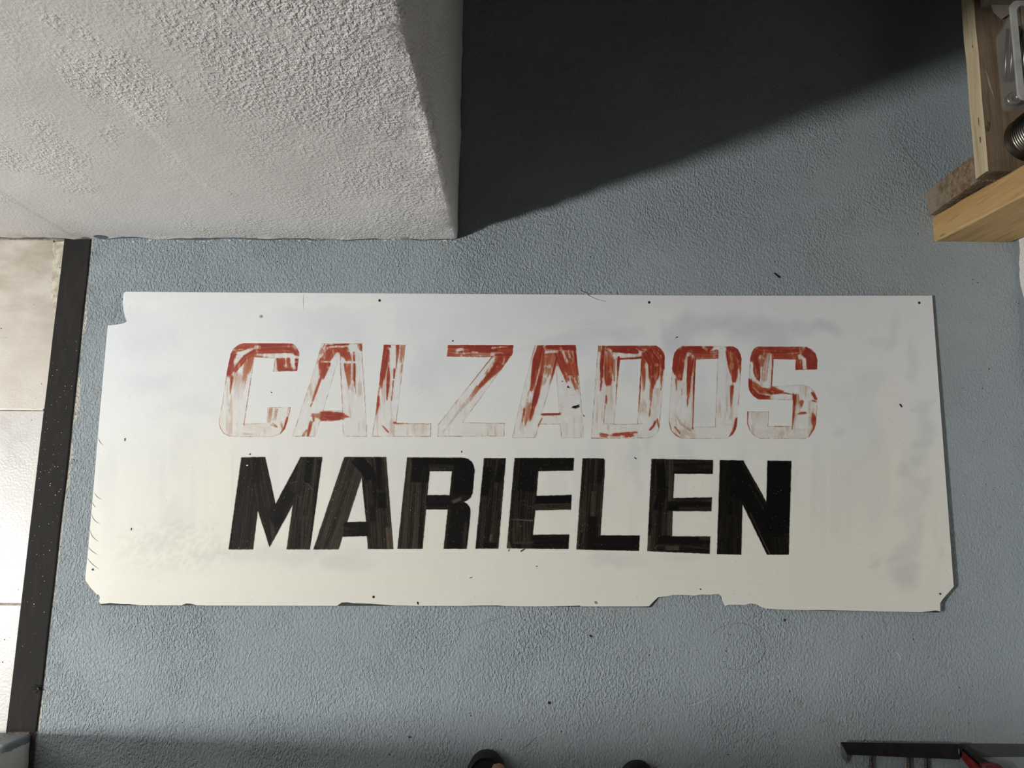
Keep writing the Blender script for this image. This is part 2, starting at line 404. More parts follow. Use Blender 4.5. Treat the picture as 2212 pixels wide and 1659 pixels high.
# ------------------------------------------------------------------ the sign board
def lift(xw, yw):
    k = np.clip((xw-.15)/.73, 0, 1)**1.6
    return k*(.0035+.0055*np.clip((.476-yw)/.66, 0, 1))
TH = .0042
def PB(px, py, off=0.0):
    x, y, z = P(px, py, TH)
    for _ in range(2): x, y, z = P(px, py, TH+lift(x, y))
    return np.stack([x, y, z+off], -1)
outline = [(271,630),(400,631),(650,632.6),(900,634.3),(1180,636),(1440,638.3),(1700,638.8),(2013.5,638.6),(2026.5,813),(2039.5,987),(2052,1157),(2060.2,1267),
    (2049,1281),(2038,1296),(2035.5,1302),(2032,1301),(2032,1322.5),(2028,1323.3),(1900,1321),(1780,1319.5),(1696,1317.7),(1652,1314.2),(1642,1310),(1634,1305.5),(1622,1303.4),(1608,1307),
    (1590,1306),(1575,1306.3),(1566,1309),(1560,1297),(1558,1288),(1552,1282.8),(1535,1284.5),(1515,1284),(1500,1286.5),(1480,1285),(1455,1285),(1440,1288),(1420,1292.4),(1418,1296),(1405,1311.8),
    (1250,1310.6),(1150,1310),(1000,1309.4),(855,1308.8),(700,1308.8),(450,1308),(217,1307.6),(213.5,1299),(216,1291),(214,1285),(209,1284),(196,1270),(184.5,1254),(184.2,1248),
    (190,1190),(196,1122),(202,1054),(212.5,930),(222.5,815),(232.8,703),(250,701.6),(268,698),(274,694.5),(270,684),(267,672),(265,655),(264.5,650),(266.2,647),(265.5,642),(267.5,633)]
face_ol = [(271,630),(400,631),(650,632.6),(900,634.3),(1180,636),(1440,638.3),(1700,638.8),(2013.5,638.6),(2026.5,813),(2039.5,987),(2052,1157),(2060.2,1267),
    (2049,1280),(2036,1295),(2032.5,1301),(2031,1303),(2031.5,1321),(2022,1318.5),(2008,1320.5),(1990,1322),(1900,1320.8),(1840,1319.2),(1780,1317.6),(1740,1317.9),(1696,1317.2),(1652,1314.2),(1642,1310),(1634,1305.5),(1622,1303.4),(1608,1307),
    (1590,1306),(1575,1306.3),(1566,1309),(1560,1297),(1558,1288),(1552,1282.8),(1535,1284.5),(1515,1284),(1500,1286.5),(1480,1285),(1455,1285),(1440,1288),(1422,1290),(1414,1297),(1402,1309.5),
    (1384,1310),(1290,1310),(1278,1310),(1254,1309.8),(1253,1308),(1240,1308.6),(1192,1309.6),(1150,1309.7),(1092,1309.2),(1075,1307.9),(1040,1308),(1001,1308.8),(900,1308.6),(855,1308),(830,1306.4),(800,1304),(765,1303),(750,1301),(738,1301.5),(728,1308.6),
    (700,1308.5),(450,1308),(424,1307.2),(412,1304),(402,1303.5),(392,1307.6),(305,1307.4),(280,1305),(262,1304.6),(238,1302.5),(222,1304.2),(217,1304.5),(213.5,1299),(216,1291),(214,1285),(209,1284),(196,1270),(184.5,1254),(184.2,1248),
    (190,1190),(196,1122),(202,1054),(212.5,930),(222.5,815),(232.8,703),(250,701.6),(268,698),(274,694.5),(270,684),(267,672),(265,655),(264.5,650),(266.2,647),(265.5,642),(267.5,633)]
def in_poly(px, py, poly):
    ins = np.zeros(np.shape(px), bool); n = len(poly)
    for i in range(n):
        x1, y1 = poly[i]; x2, y2 = poly[(i+1) % n]
        if y1 == y2: continue
        c = ((y1 > py) != (y2 > py)) & (px < (x2-x1)*(py-y1)/(y2-y1)+x1); ins ^= c
    return ins
def edge_dist(px, py, poly):
    d = np.full(np.shape(px), 1e9); n = len(poly)
    for i in range(n):
        ax, ay = poly[i]; bx, by = poly[(i+1) % n]; L2 = (bx-ax)**2+(by-ay)**2+1e-9
        t = np.clip(((px-ax)*(bx-ax)+(py-ay)*(by-ay))/L2, 0, 1); d = np.minimum(d, np.hypot(px-ax-t*(bx-ax), py-ay-t*(by-ay)))
    return d
def sheet(ol, holes, z_top, thick, step):
    """triangulated panel in pixel space lifted onto the board, with walls round its outline and holes"""
    def dens(p, st):
        out = []
        for i in range(len(p)):
            a, b = np.array(p[i], float), np.array(p[(i+1) % len(p)], float); k = max(1, int(np.hypot(*(b-a))/st))
            for j in range(k): out.append(tuple(a+(b-a)*j/k))
        return out
    loops = [dens(ol, step)] + holes
    vs = []; ed = []
    for lp in loops:
        s0 = len(vs); vs += lp; ed += [(s0+i, s0+(i+1) % len(lp)) for i in range(len(lp))]
    gx, gy = np.meshgrid(np.arange(180, 2070, step), np.arange(628, 1328, step)); gx = gx.ravel().astype(float); gy = gy.ravel().astype(float)
    k = in_poly(gx, gy, ol) & (edge_dist(gx, gy, ol) > step*.4)
    for h in holes:
        c = np.mean(h, 0); k &= np.hypot(gx-c[0], gy-c[1]) > 6
    pts = [Vector(p) for p in vs] + [Vector(p) for p in zip(gx[k], gy[k])]
    ov, oe, of, *_ = delaunay_2d_cdt(pts, ed, [], 1, 1e-4)
    ovn = np.array([tuple(v) for v in ov]); fc = []
    for f in of:
        c = ovn[list(f)].mean(0)
        if any(np.hypot(*(c-np.mean(h, 0))) < 3.0 for h in holes) or not in_poly(np.array([c[0]]), np.array([c[1]]), ol)[0]: continue
        fc.append(list(f))
    top = PB(ovn[:, 0], ovn[:, 1], z_top); n = len(top); bot = top.copy(); bot[:, 2] -= thick
    if True:
        cnt = {}
        for f in fc:
            for a, b in zip(f, f[1:]+f[:1]): cnt[(a, b)] = 1
        sides = [(b, a, a+n, b+n) for (a, b) in cnt if (b, a) not in cnt]
    # bottoms follow, so the panel is a closed solid
    faces = fc + [[v+n for v in f[::-1]] for f in fc] + [list(s) for s in sides]
    me = mesh_from(np.vstack([top, bot]).tolist(), faces)
    return me, ovn, n
holes_px = [(820, 649), (1402.5, 653), (1986, 654), (807, 1289.5)]
def circ(c, r, n=12): return [(c[0]+r*math.cos(2*math.pi*k/n), c[1]+r*math.sin(2*math.pi*k/n)) for k in range(n)]

# --- tone of the board: cloudy patches and streaks, darker blue-grey and pale cream
def sstep(v, a, b): t = np.clip((v-a)/(b-a), 0, 1); return t*t*(3-2*t)
GREY = [(700,692,75,36,.35),(745,735,45,70,.35),(660,740,30,40,.25),(905,700,60,30,.12),(925,800,38,62,.40),(960,770,30,55,.3),(320,745,62,42,.30),(335,830,70,26,.32),(400,880,70,28,.25),
 (300,700,40,40,.2),(395,980,22,70,.35),(385,1120,26,60,.38),(345,1170,50,28,.35),(560,1193,110,22,.45),(650,1200,70,26,.45),(735,1212,70,20,.55),(760,1195,40,25,.35),(470,1195,60,22,.3),
 (872,1040,14,95,.3),(800,975,60,14,.2),(1215,735,90,26,.5),(1300,716,80,26,.55),(1345,712,50,18,.4),(1455,742,48,46,.75),(1500,712,60,30,.7),(1560,703,75,22,.7),(1640,712,70,26,.8),(1665,738,42,28,.7),
 (1720,712,50,16,.6),(1775,708,45,14,.8),(1805,705,16,10,.4),(1420,760,24,40,.45),(1520,895,34,46,.45),(1510,830,26,36,.3),(1365,810,22,50,.35),(1340,905,30,30,.25),(1270,870,14,60,.35),
 (1285,1000,22,60,.32),(1372,1010,13,75,.4),(1402,960,14,60,.3),(1478,985,26,55,.45),(1445,1060,20,60,.3),(1300,1050,30,50,.25),(1315,1212,62,15,.55),(1340,1200,36,12,.4),(1470,1212,40,8,.3),
 (1160,1085,60,24,.12),(1585,1050,40,40,.2),(1920,730,13,44,.45),(1900,740,22,18,.3),(1868,830,50,30,.3),(1820,845,30,20,.22),(1862,872,36,26,.25),(1822,940,16,10,.55),(1880,900,50,40,.2),(1900,960,28,46,.3),
 (1865,1010,50,90,.2),(1970,770,10,42,.45),(1975,800,14,30,.35),(1988,882,22,26,.55),(1996,925,22,28,.6),(1992,955,16,22,.6),(1983,990,22,18,.6),(1962,1020,15,26,.65),(1975,1048,24,22,.5),(2000,1062,26,34,.5),
 (1980,1085,28,16,.4),(1958,1105,14,10,.3),(1988,1135,14,34,.5),(1975,1170,16,24,.55),(1955,1192,24,16,.6),(1938,1212,16,14,.6),(1960,1240,28,26,.85),(1975,1255,16,14,.5),(1897,1214,14,9,.55),(1885,1200,18,10,.3),
 (1500,1250,120,8,.1),(2045,1190,8,16,.4),(1020,700,90,40,.12),(1240,670,120,30,.15)]
CREAM = [(1395,690,20,34,.8),(1440,672,44,14,.9),(1415,730,15,60,.75),(1432,790,20,30,.5),(1535,745,40,26,.6),(1640,760,30,18,.4),(640,657,90,9,.7),(760,650,80,8,.7),(838,700,18,60,.7),(820,680,16,30,.5),
 (350,655,60,10,.7),(300,660,30,18,.4),(560,740,40,60,.3),(380,930,30,50,.4),(470,950,60,80,.5),(410,1010,30,90,.5),(500,1060,80,120,.65),(450,1170,80,30,.5),(700,1100,60,120,.2),(1360,860,30,40,.45),
 (1350,930,30,40,.45),(1330,1010,24,60,.5),(1510,1070,40,60,.35),(1160,900,60,200,.12),(1925,870,26,90,.45),(1930,1000,22,60,.35),(1945,800,22,80,.35),(1905,1155,34,34,.6),(1880,1190,24,24,.4),(1940,1135,20,20,.4),
 (2010,1000,16,20,.35),(2010,1200,20,60,.4),(1180,1160,300,60,.12),(1910,1290,80,14,.3),(900,1255,400,24,.2),(420,1260,200,24,.3),(590,880,100,60,.2),(900,920,200,20,.25)]
PINK = [(1930,900,46,190,.6),(560,1100,90,120,.25),(880,740,40,50,.25),(400,800,90,60,.25),(700,980,120,30,.2)]
def tone(px, py):
    wx = px + 26*(fbm(px/48, py/48, 61, 3)-.5)*2; wy = py + 20*(fbm(px/48+9, py/48+4, 64, 3)-.5)*2
    cool = np.array([.800, .828, .842]); warm = np.array([.815, .808, .728])
    k = sstep(py + 40*(fbm(px/160, py/90, 70, 2)-.5)*2 - 40*(px > 0)*(1-np.clip(px/700, 0, 1)), 740, 1180)
    k = np.clip(k + .12*sstep(px, 1900, 1500)*0, 0, 1)
    left = sstep(px, 420, 230)*sstep(py, 1000, 750)
    col = cool*(1-k)[..., None] + warm*k[..., None]
    col = col + left[..., None]*np.array([0, .004, .012])
    g = np.zeros(px.shape)
    for (cx, cy, rx, ry, s) in GREY:
        q = np.hypot((wx-cx)/rx, (wy-cy)/ry); g = np.maximum(g, 1.05*s*sstep(q, 1.42, .28))
    c = np.zeros(px.shape)
    for (cx, cy, rx, ry, s) in CREAM:
        q = np.hypot((wx-cx)/rx, (wy-cy)/ry); c = np.maximum(c, s*sstep(q, 1.35, .35))
    # the long pale curved streak running up from the first A to the third hole
    t = np.clip((px-1080)/310, 0, 1); yc = 755 - 62*t**.62 + 6*np.sin(t*9); c = np.maximum(c, .55*np.exp(-((py-yc)/7)**2)*((px > 1080) & (px < 1395)))
    pk = np.zeros(px.shape)
    for (cx, cy, rx, ry, s) in PINK:
        q = np.hypot((wx-cx)/rx, (wy-cy)/ry); pk = np.maximum(pk, s*sstep(q, 1.3, .3))
    drip = sstep(fbm(px/22, py/260, 80, 2), .52, .72)*sstep(py, 945, 985)*sstep(py, 1210, 1120)*.22
    g = np.maximum(g*(1-.75*c), drip)
    mot = (fbm(px/30, py/30, 84, 3)-.5)*.018
    col = col*(1 - g[..., None]*np.array([.215, .195, .150]))
    col = col + c[..., None]*np.array([.050, .034, -.014])*.9
    col = col + pk[..., None]*np.array([.022, -.010, -.006])
    # scuffed speckle near the lower left corner
    reg = sstep(np.hypot((px-380)/170, (py-1180)/75), 1.1, .5)
    sp = sstep(fbm(px/7, py/5, 90, 2), .46, .58)
    col = col*(1 - (reg*sp*.075)[..., None]*np.array([1, 1, 1.15]))
    col = col*(1+mot[..., None])
    return np.clip(col, 0, .9)

sign = bpy.data.objects.new('sign_board', None); C.objects.link(sign); sign.location = (-.01, .14, 0)
tag(sign, 'long white sign board with red and black lettering and broken edges lying on grey floor', 'sign')
def child(o):
    o.parent = sign; o.matrix_parent_inverse = Matrix.Translation((.01, -.14, 0)); return o
me, _, _ = sheet(outline, [], -.0013, TH-.0013, 22)
BACK = plain('dark_green_backing', (.030, .045, .040), .7, sc=90, var=.4, bump=.001)
child(link('backing', me, BACK))['label'] = 'dark green backing showing at the chipped edges'
me, pv, n = sheet(face_ol, [circ(c, 3.0) for c in holes_px], 0.0, .0012, 7)
ca = me.color_attributes.new('tone', 'FLOAT_COLOR', 'POINT')
col4 = np.ones((2*n, 4), np.float32); tn = tone(pv[:, 0], pv[:, 1]); col4[:n, :3] = tn; col4[n:, :3] = tn
ca.data.foreach_set('color', col4.ravel())
m = M('white_sign_face', .48, .30)
n_ = m.noise(90, 3, .6); st2 = m.noise(14, 3, .6, m.scaled((14, .5, 1)))
c_ = m.mix(m.ss(n_, .35, .75, 0, .05), m.attr('tone').outputs['Color'], (.55, .55, .50))
c_ = m.mix(m.ss(st2, .5, .8, 0, .05), c_, (.62, .62, .58))
spk = m.ss(m.noise(260, 1, .4), .765, .79)
c_ = m.mix(m.math('MULTIPLY', spk, .5), c_, (.25, .24, .21))
FACE = m.done(c_, m.bump(m.noise(10, 2), .0010, .5, m.bump(n_, .00015)), m.ss(m.noise(6, 3), .3, .7, .42, .55))
child(link('face', me, FACE))['label'] = 'white face layer with grey and cream mottling'
DARK = plain('hole_dark', (.012, .012, .012), .9)
for c_ in holes_px:
    p = PB(*c_, -.0010); bm = bmesh.new(); bmesh.ops.create_circle(bm, cap_ends=True, radius=.0036, segments=12, matrix=Matrix.Translation(Vector(p)))
    child(link('screw_hole', bm_mesh(bm), DARK))

# ------------------------------------------------------------------ lettering, painted stroke by stroke
def field_stroke(px, py, pts, w, a, seed, streak=.45, soft=1.2, fr=.55, endsoft=5):
    """coverage of one brush stroke at pixels: pts polyline in px, w and a lists along it"""
    pts = np.array(pts, float); seg = np.hypot(*(pts[1:]-pts[:-1]).T); cum = np.concatenate([[0], np.cumsum(seg)]); Ltot = cum[-1]
    best = np.full(px.shape, 1e9); S_ = np.zeros(px.shape); D = np.zeros(px.shape); E_ = np.zeros(px.shape)
    for i in range(len(seg)):
        ax, ay = pts[i]; dx, dy = (pts[i+1]-pts[i])/max(seg[i], 1e-6)
        tr_ = (px-ax)*dx+(py-ay)*dy; t = np.clip(tr_, 0, seg[i])
        d = np.hypot(px-ax-t*dx, py-ay-t*dy); sd = (px-ax)*-dy+(py-ay)*dx
        k = d < best; best = np.where(k, d, best); S_ = np.where(k, cum[i]+t, S_); D = np.where(k, sd, D)
        over = np.where(i == 0, np.minimum(tr_, 0), 0) + np.where(i == len(seg)-1, np.maximum(tr_-seg[i], 0), 0)
        E_ = np.where(k, np.abs(over), E_)
    s = S_/Ltot
    w_ = np.interp(s, np.linspace(0, 1, len(w)), w); a_ = np.interp(s, np.linspace(0, 1, len(a)), a)
    n1 = vnoise(D*fr+seed*3.1, S_*.018+seed, 100+seed % 40); n2 = vnoise(D*fr*2.3+seed, S_*.04, 101+seed % 40); n3 = fbm(px/9, py/9, 140, 2)
    nn = .55*n1+.30*n2+.15*n3
    prof = np.clip((w_/2-np.abs(D)+(n1-.5)*2.0)/soft+.5, 0, 1)
    rag = np.clip(1-(E_+(n2)*endsoft)/(endsoft+.5)+.5, 0, 1)
    v = a_*(1 + streak*((nn-.5)*2.2)) 
    return np.clip(v, 0, 1.1)*prof*rag
class Letter:
    def __init__(s, name, org, sc, outer, holes=()):
        s.name = name; s.org = org; s.sc = sc
        s.outer = [s.q(p) for p in outer]; s.holes = [[s.q(p) for p in h] for h in holes]
        xs = [p[0] for p in s.outer]; ysx = [p[1] for p in s.outer]
        s.x0, s.x1, s.y0, s.y1 = min(xs)-4, max(xs)+4, min(ysx)-4, max(ysx)+4
        st = 1.15; gx = np.arange(s.x0, s.x1, st); gy = np.arange(s.y0, s.y1, st)
        s.X, s.Y = np.meshgrid(gx, gy, indexing='ij')
        jx = (vnoise(s.X/5, s.Y/5, 150)-.5)*.8; jy = (vnoise(s.X/5, s.Y/5, 151)-.5)*.8
        ins = in_poly(s.X+jx, s.Y+jy, s.outer); d = edge_dist(s.X+jx, s.Y+jy, s.outer)
        for h in s.holes: ins &= ~in_poly(s.X+jx, s.Y+jy, h); d = np.minimum(d, edge_dist(s.X+jx, s.Y+jy, h))
        s.sd = np.where(ins, d, -d); s.T = np.zeros(s.X.shape); s.k = 0
    def q(s, p): return (s.org[0]+p[0]/s.sc, s.org[1]+p[1]/s.sc)
    def st(s, pts, w, a, streak=.45, fr=.55, soft=1.2):
        s.k += 1; w = [v/s.sc for v in (w if isinstance(w, list) else [w])]; w = w if len(w) > 1 else w*2
        a = a if isinstance(a, list) else [a, a]
        f = field_stroke(s.X, s.Y, [s.q(p) for p in pts], w, a, s.k*7+len(s.name)*3+int(s.x0) % 31, streak, soft, fr)
        s.T = np.maximum(s.T, f); return s
    def er(s, pts, w, k=1.0):
        s.k += 1; f = field_stroke(s.X, s.Y, [s.q(p) for p in pts], [w/s.sc]*2, [1, 1], s.k*5+3, .3, 1.0, .4, 2)
        s.T = s.T*(1-np.clip(f*1.3, 0, 1)*k); return s
    def build(s, red, label):
        mask = np.clip(s.sd/1.1+.5, 0, 1)
        if red:
            line = np.exp(-((s.sd-.5)/.75)**2)*(.20+.55*fbm(s.X/14, s.Y/14, 160, 2)**1.5)*(s.sd > -1.5)
            wash = .10 + .16*sstep(fbm(s.X/5, s.Y/42, 163, 2), .45, .75)*sstep(fbm(s.X/26, s.Y/40, 167, 2), .35, .65)
            B = s.T.copy()
            for _ in range(2):
                for ax in (0, 1):
                    B = sum(np.roll(B, k, ax) for k in (-3, -2, -1, 0, 1, 2, 3))/7
            smear = B*(.55+.75*vnoise(s.X/2.2, s.Y/16, 175))
            s.T = np.maximum(s.T, np.minimum(smear, .62)*.85)
            T = np.maximum(np.maximum(s.T*mask, wash*mask), line)
            # ragged hints of removed paint in strong areas
            T = T*(1-.40*sstep(fbm(s.X/6, s.Y/11, 171, 2), .62, .78)*mask*(T < .98))
            keep = (s.sd > -2)
        else:
            T = s.T; keep = (s.sd > -1.6)
        A = mask if not red else np.ones_like(mask)
        nx, ny = s.X.shape
        kq = keep[:-1, :-1] | keep[1:, :-1] | keep[:-1, 1:] | keep[1:, 1:]
        ii, jj = np.nonzero(kq); i0 = ii*ny+jj
        quads = np.stack([i0, i0+1, i0+ny+1, i0+ny], -1)
        used = np.unique(quads); remap = np.full(nx*ny, -1); remap[used] = np.arange(len(used))
        co = PB(s.X.ravel()[used], s.Y.ravel()[used], .00025 if red else .0003)
        me = grid_mesh(co, remap[quads])
        for nm, arr in (('paint', T), ('cover', A)):
            at = me.attributes.new(nm, 'FLOAT', 'POINT'); at.data.foreach_set('value', arr.ravel()[used].astype(np.float32))
        o = child(link('letter', me, RED if red else BLACK)); o['label'] = label
m = M('worn_red_paint', .45, .35)
t = m.attr('paint').outputs['Fac']
t = m.math('ADD', t, m.math('MULTIPLY', m.math('SUBTRACT', m.noise(420, 2, .6), .5), .10))
colr = m.ramp(t, [(0, (.62, .50, .42)), (.22, (.66, .42, .27)), (.42, (.56, .19, .085)), (.70, (.41, .078, .038)), (.97, (.27, .034, .026))])
al = m.ramp(t, [(0.05, (0, 0, 0)), (.20, (.20, .20, .20)), (.42, (.66, .66, .66)), (.66, (.94, .94, .94)), (.9, (1, 1, 1))])
RED = m.done(colr, None, None, m.math('MULTIPLY', al, 1.0))
m = M('brushed_black_paint', .5, .12)
t = m.attr('paint').outputs['Fac']
t = m.math('ADD', t, m.math('MULTIPLY', m.math('SUBTRACT', m.noise(260, 3, .7), .5), .25))
colk = m.ramp(t, [(0, (.0030, .0030, .0032)), (.30, (.011, .0095, .0072)), (.58, (.044, .036, .026)), (1, (.125, .098, .076))])
fl = m.ss(m.noise(330, 1, .4), .745, .775)
colk = m.mix(m.math('MULTIPLY', fl, .5), colk, (.30, .29, .26))
BLACK = m.done(colk, None, None, m.attr('cover').outputs['Fac'])

z1 = ((450, 720), 6.32); z2 = ((780, 720), 6.32); z3 = ((1090, 720), 6.32); z4 = ((1420, 720), 5.978)
c = Letter('C', *z1, [(1210,515),(1240,330),(1240,270),(1215,205),(1180,160),(1130,138),(470,136),(410,155),(345,210),(305,280),(285,380),(250,560),(200,900),(152,1160),(148,1240),(165,1300),(210,1370),(290,1408),(400,1413),(880,1413),(980,1380),(1050,1300),(1085,1180),(1130,1010),(815,1010),(790,1228),(492,1238),(560,780),(630,328),(910,340),(885,525)])
c.st([(275,560),(310,330),(400,215),(560,160),(720,165)], [70,100,95,60], [.95,1,.85,.6]).st([(300,300),(330,480),(300,560)], [60,60,30], [.9,.8,.6]).st([(690,205),(1150,205)], [150,130], [1,.85]).st([(1110,180),(1200,230),(1240,340)], 90, [.6,.9,.95])
c.st([(640,250),(500,330),(360,510)], [70,70,45], [.85,.85,.8]).st([(560,320),(540,450),(470,640)], [110,100,60], [.6,.55,.4]).st([(590,290),(500,600)], 60, [.4,.3]).st([(325,600),(300,810)], [40,12], [.8,.5]).st([(470,180),(640,165)], 40, .7)
c.st([(940,350),(960,515)], 40, .85).st([(1010,360),(1010,480)], 80, .9).st([(1090,350),(1110,470)], 60, .8).st([(1205,350),(1200,510)], 50, 1).st([(990,500),(1210,500)], 44, .9).st([(905,360),(890,520)], 24, .35)
c.st([(450,560),(400,900)], [190,110], [.36,.15]).st([(240,560),(200,880)], [60,50], [.25,.1]).st([(1088,1160),(1060,1280),(990,1375)], [34,46,26], [1,1,.8]).st([(1110,1020),(1080,1180)], [60,50], [.32,.25]).st([(850,1030),(830,1200)], [60,60], [.38,.28]).st([(930,1040),(900,1180)], 40, .33)
c.st([(870,1245),(935,1275)], [50,20], [.5,.4]).st([(990,1220),(1000,1280)], 26, .35).st([(490,1280),(850,1300)], 90, .17).st([(480,1370),(600,1380)], 30, .28).st([(500,1237),(790,1228)], 8, .45).st([(628,330),(490,1240)], 8, .55).st([(610,310),(820,325)], 40, [.7,.3]).st([(610,300),(600,420)], 40, .4)
c.er([(820,290),(960,300),(1245,330)], 34).er([(850,330),(1245,325)], 16).er([(1120,395),(1205,393)], 22).er([(1150,425),(1172,485)], 48, .9).er([(395,268),(415,268)], 40).er([(640,180),(710,195)], 50, .8).er([(1150,170),(1200,210)], 35, .6).er([(350,230),(470,220)], 14, .7).er([(1040,440),(1080,450)], 26, .8)
c.build(True, 'worn red letter C, first of the red word')
a = Letter('A', *z1, [(1545,140),(2100,140),(2105,400),(2125,620),(2150,1050),(2167,1410),(1845,1410),(1830,1195),(1520,1205),(1460,1410),(1145,1410),(1280,1000),(1400,640)], [[(1790,300),(1830,1058),(1570,1058)]])
a.st([(1630,170),(1930,150)], 26, .9).st([(1680,235),(1900,230)], [80,80], [.75,.9]).st([(1680,250),(1570,400),(1540,560)], [120,130,60], [.8,.75,.8]).st([(1600,410),(1560,600)], [130,50], [.9,.8]).st([(1530,600),(1470,780),(1400,990)], [34,26,8], [.75,.7,.5])
a.st([(1780,210),(1880,290),(1930,400)], [110,110,70], [.85,.9,.6]).st([(1900,420),(1910,560),(1930,740)], [90,70,50], [.75,.6,.4]).st([(1985,250),(1992,400),(1990,650)], 30, [.7,.85,.95]).st([(1995,680),(2022,860)], [34,8], [.85,.4]).st([(2085,150),(2098,240)], 44, [.7,.8]).st([(2050,150),(2080,215)], 40, .45)
a.st([(1545,1130),(1830,1130)], [130,100], [1,1], .2).st([(1820,1120),(1915,1140)], [70,24], [.9,.5]).st([(1420,1115),(1550,1130)], [60,80], .45).st([(1430,1120),(1440,1190)], 30, .6).st([(1400,1220),(1360,1395)], [34,30], [.75,.8]).st([(1340,1330),(1295,1395)], 34, .65)
a.st([(1600,170),(1500,420)], [70,60], [.45,.35]).st([(1540,200),(1500,330)], 30, .35).st([(1500,440),(1240,1350)], [120,120], [.16,.08]).st([(1930,700),(1960,1050)], [110,90], [.2,.1]).st([(1570,1060),(1830,1058)], 8, .8)
a.st([(2108,400),(2120,600)], 6, .7).st([(1800,300),(1830,1060)], 7, .5)
a.er([(1540,388),(2120,398)], 26).er([(1925,160),(1965,225)], 60).er([(1740,185),(1835,187)], 34).er([(1960,225),(2110,262)], 26).er([(1770,270),(1760,380)], 60, .9).er([(1640,465),(1650,468)], 30)
a.build(True, 'worn red letter A following the red C')
l = Letter('L', *z2, [(310,155),(608,155),(560,560),(480,1225),(958,1235),(952,1410),(150,1410),(200,1060)])
l.st([(355,160),(320,380),(285,600)], [90,100,75], [1,1,.95], .2).st([(270,600),(272,740)], [70,24], [.9,.6]).st([(378,420),(375,600),(355,885)], [20,50,12], [.8,1,.85], .25).st([(372,300),(372,440)], 40, .45).st([(500,165),(480,470)], [40,16], [.95,.55]).st([(455,500),(447,615)], [28,18], .95)
l.st([(440,650),(415,900)], [14,14], [.9,1]).st([(580,160),(565,320),(550,540)], [60,60,30], [.45,.5,.35]).st([(235,870),(232,960),(200,1110)], [30,46,16], [.65,.75,.4]).st([(300,175),(415,180)], 36, 1).st([(300,1270),(365,1340)], [24,24], [.45,.8]).st([(455,1224),(740,1232)], [18,8], [.95,.3]).st([(240,740),(180,1200)], [60,50], [.35,.15]).st([(560,540),(530,900)], [60,40], [.18,.1]).st([(460,1290),(940,1300)], 120, .14).st([(955,1235),(950,1300)], 10, .55)
l.er([(430,170),(440,430)], 36).er([(370,200),(420,250)], 34).er([(430,628),(460,640)], 14)
l.build(True, 'worn red letter L before the Z')
zl = Letter('Z', *z2, [(1185,160),(2078,160),(2068,285),(1388,1218),(1962,1228),(1955,1405),(1040,1410),(1052,1245),(1780,325),(1172,320)])
zl.st([(1190,185),(2070,185)], 60, [.9,1], .25).st([(1480,235),(1860,235)], 60, 1, .2).st([(1185,260),(1500,270)], [110,90], [.7,.75]).st([(1180,312),(1800,318)], 16, .85).st([(1840,240),(2060,240)], 130, [.85,.9]).st([(1300,290),(1750,295)], 30, .5)
zl.st([(1980,290),(1840,480),(1620,730)], [170,110,40], [.8,.8,.7]).st([(1930,360),(1780,530),(1610,730)], [50,70,40], [.95,1,.95], .25).st([(1870,320),(1700,560)], [60,30], [.6,.4]).st([(2030,320),(1900,500)], [60,20], [.4,.3]).st([(1600,740),(1480,910)], [70,60], [.5,.28]).st([(1470,900),(1300,1110),(1120,1350)], [60,40,20], [.26,.3,.25])
zl.st([(1400,1218),(1960,1230)], 10, .36).st([(1380,1340),(1950,1320)], 120, .12).st([(1780,325),(1055,1245)], 8, .65)
zl.er([(1310,228),(1385,215)], 48).er([(1255,272),(1420,285)], 12).er([(1400,270),(1500,268)], 20, .9).er([(1520,255),(1585,265)], 24, .9).er([(1600,268),(1700,270)], 14).er([(1790,195),(1980,185)], 15).er([(1785,205),(1830,200)], 24).er([(1780,270),(1910,268)], 14).er([(1960,350),(1930,420)], 30, .7)
zl.build(True, 'worn red letter Z')
a2 = Letter('A2', *z3, [(410,165),(970,160),(990,400),(1030,740),(1085,1430),(775,1430),(755,1242),(480,1245),(415,1428),(100,1428),(240,830)], [[(700,470),(745,1090),(510,1092)]])
a2.st([(495,170),(430,430),(380,700),(355,780)], [90,110,70,30], [1,1,.95,.7], .2).st([(560,210),(520,480),(440,800),(350,1180)], [50,60,60,26], [.75,.75,.95,.85]).st([(495,590),(430,880),(345,1160)], [60,60,26], [.95,1,.9], .2).st([(640,260),(590,540),(530,700)], [130,80,30], [.6,.5,.35]).st([(715,330),(670,520),(600,740)], [36,24,10], [.95,.85,.4])
a2.st([(580,190),(970,195)], [60,80], 1, .2).st([(955,190),(985,420),(995,560)], [50,60,40], [1,1,.85], .2).st([(730,260),(800,470),(860,650)], [110,90,50], [.9,.85,.75]).st([(860,260),(920,500),(985,750)], [120,120,60], [.75,.75,.5]).st([(265,1040),(235,1200)], [30,14], [.75,.6]).st([(330,960),(280,1260)], [80,30], [.42,.6]).st([(340,800),(230,1280)], [40,50], [.3,.2])
a2.st([(515,1105),(742,1100)], 34, .95, .2).st([(505,1170),(465,1250)], 10, .6).st([(420,700),(300,1300)], [80,160], [.2,.12]).st([(910,850),(1010,815)], 40, .22).st([(940,840),(950,850)], 20, .4).st([(880,700),(1000,1400)], [200,250], [.12,.06])
a2.er([(560,262),(720,252)], 30).er([(530,180),(560,230)], 22).er([(765,195),(860,400)], [26][0], .9).er([(880,230),(890,330)], 34, .5).er([(345,845),(385,848)], 30).er([(420,700),(440,640)], 12, .7)
a2.build(True, 'worn red letter A after the Z, with a black flake on its leg')
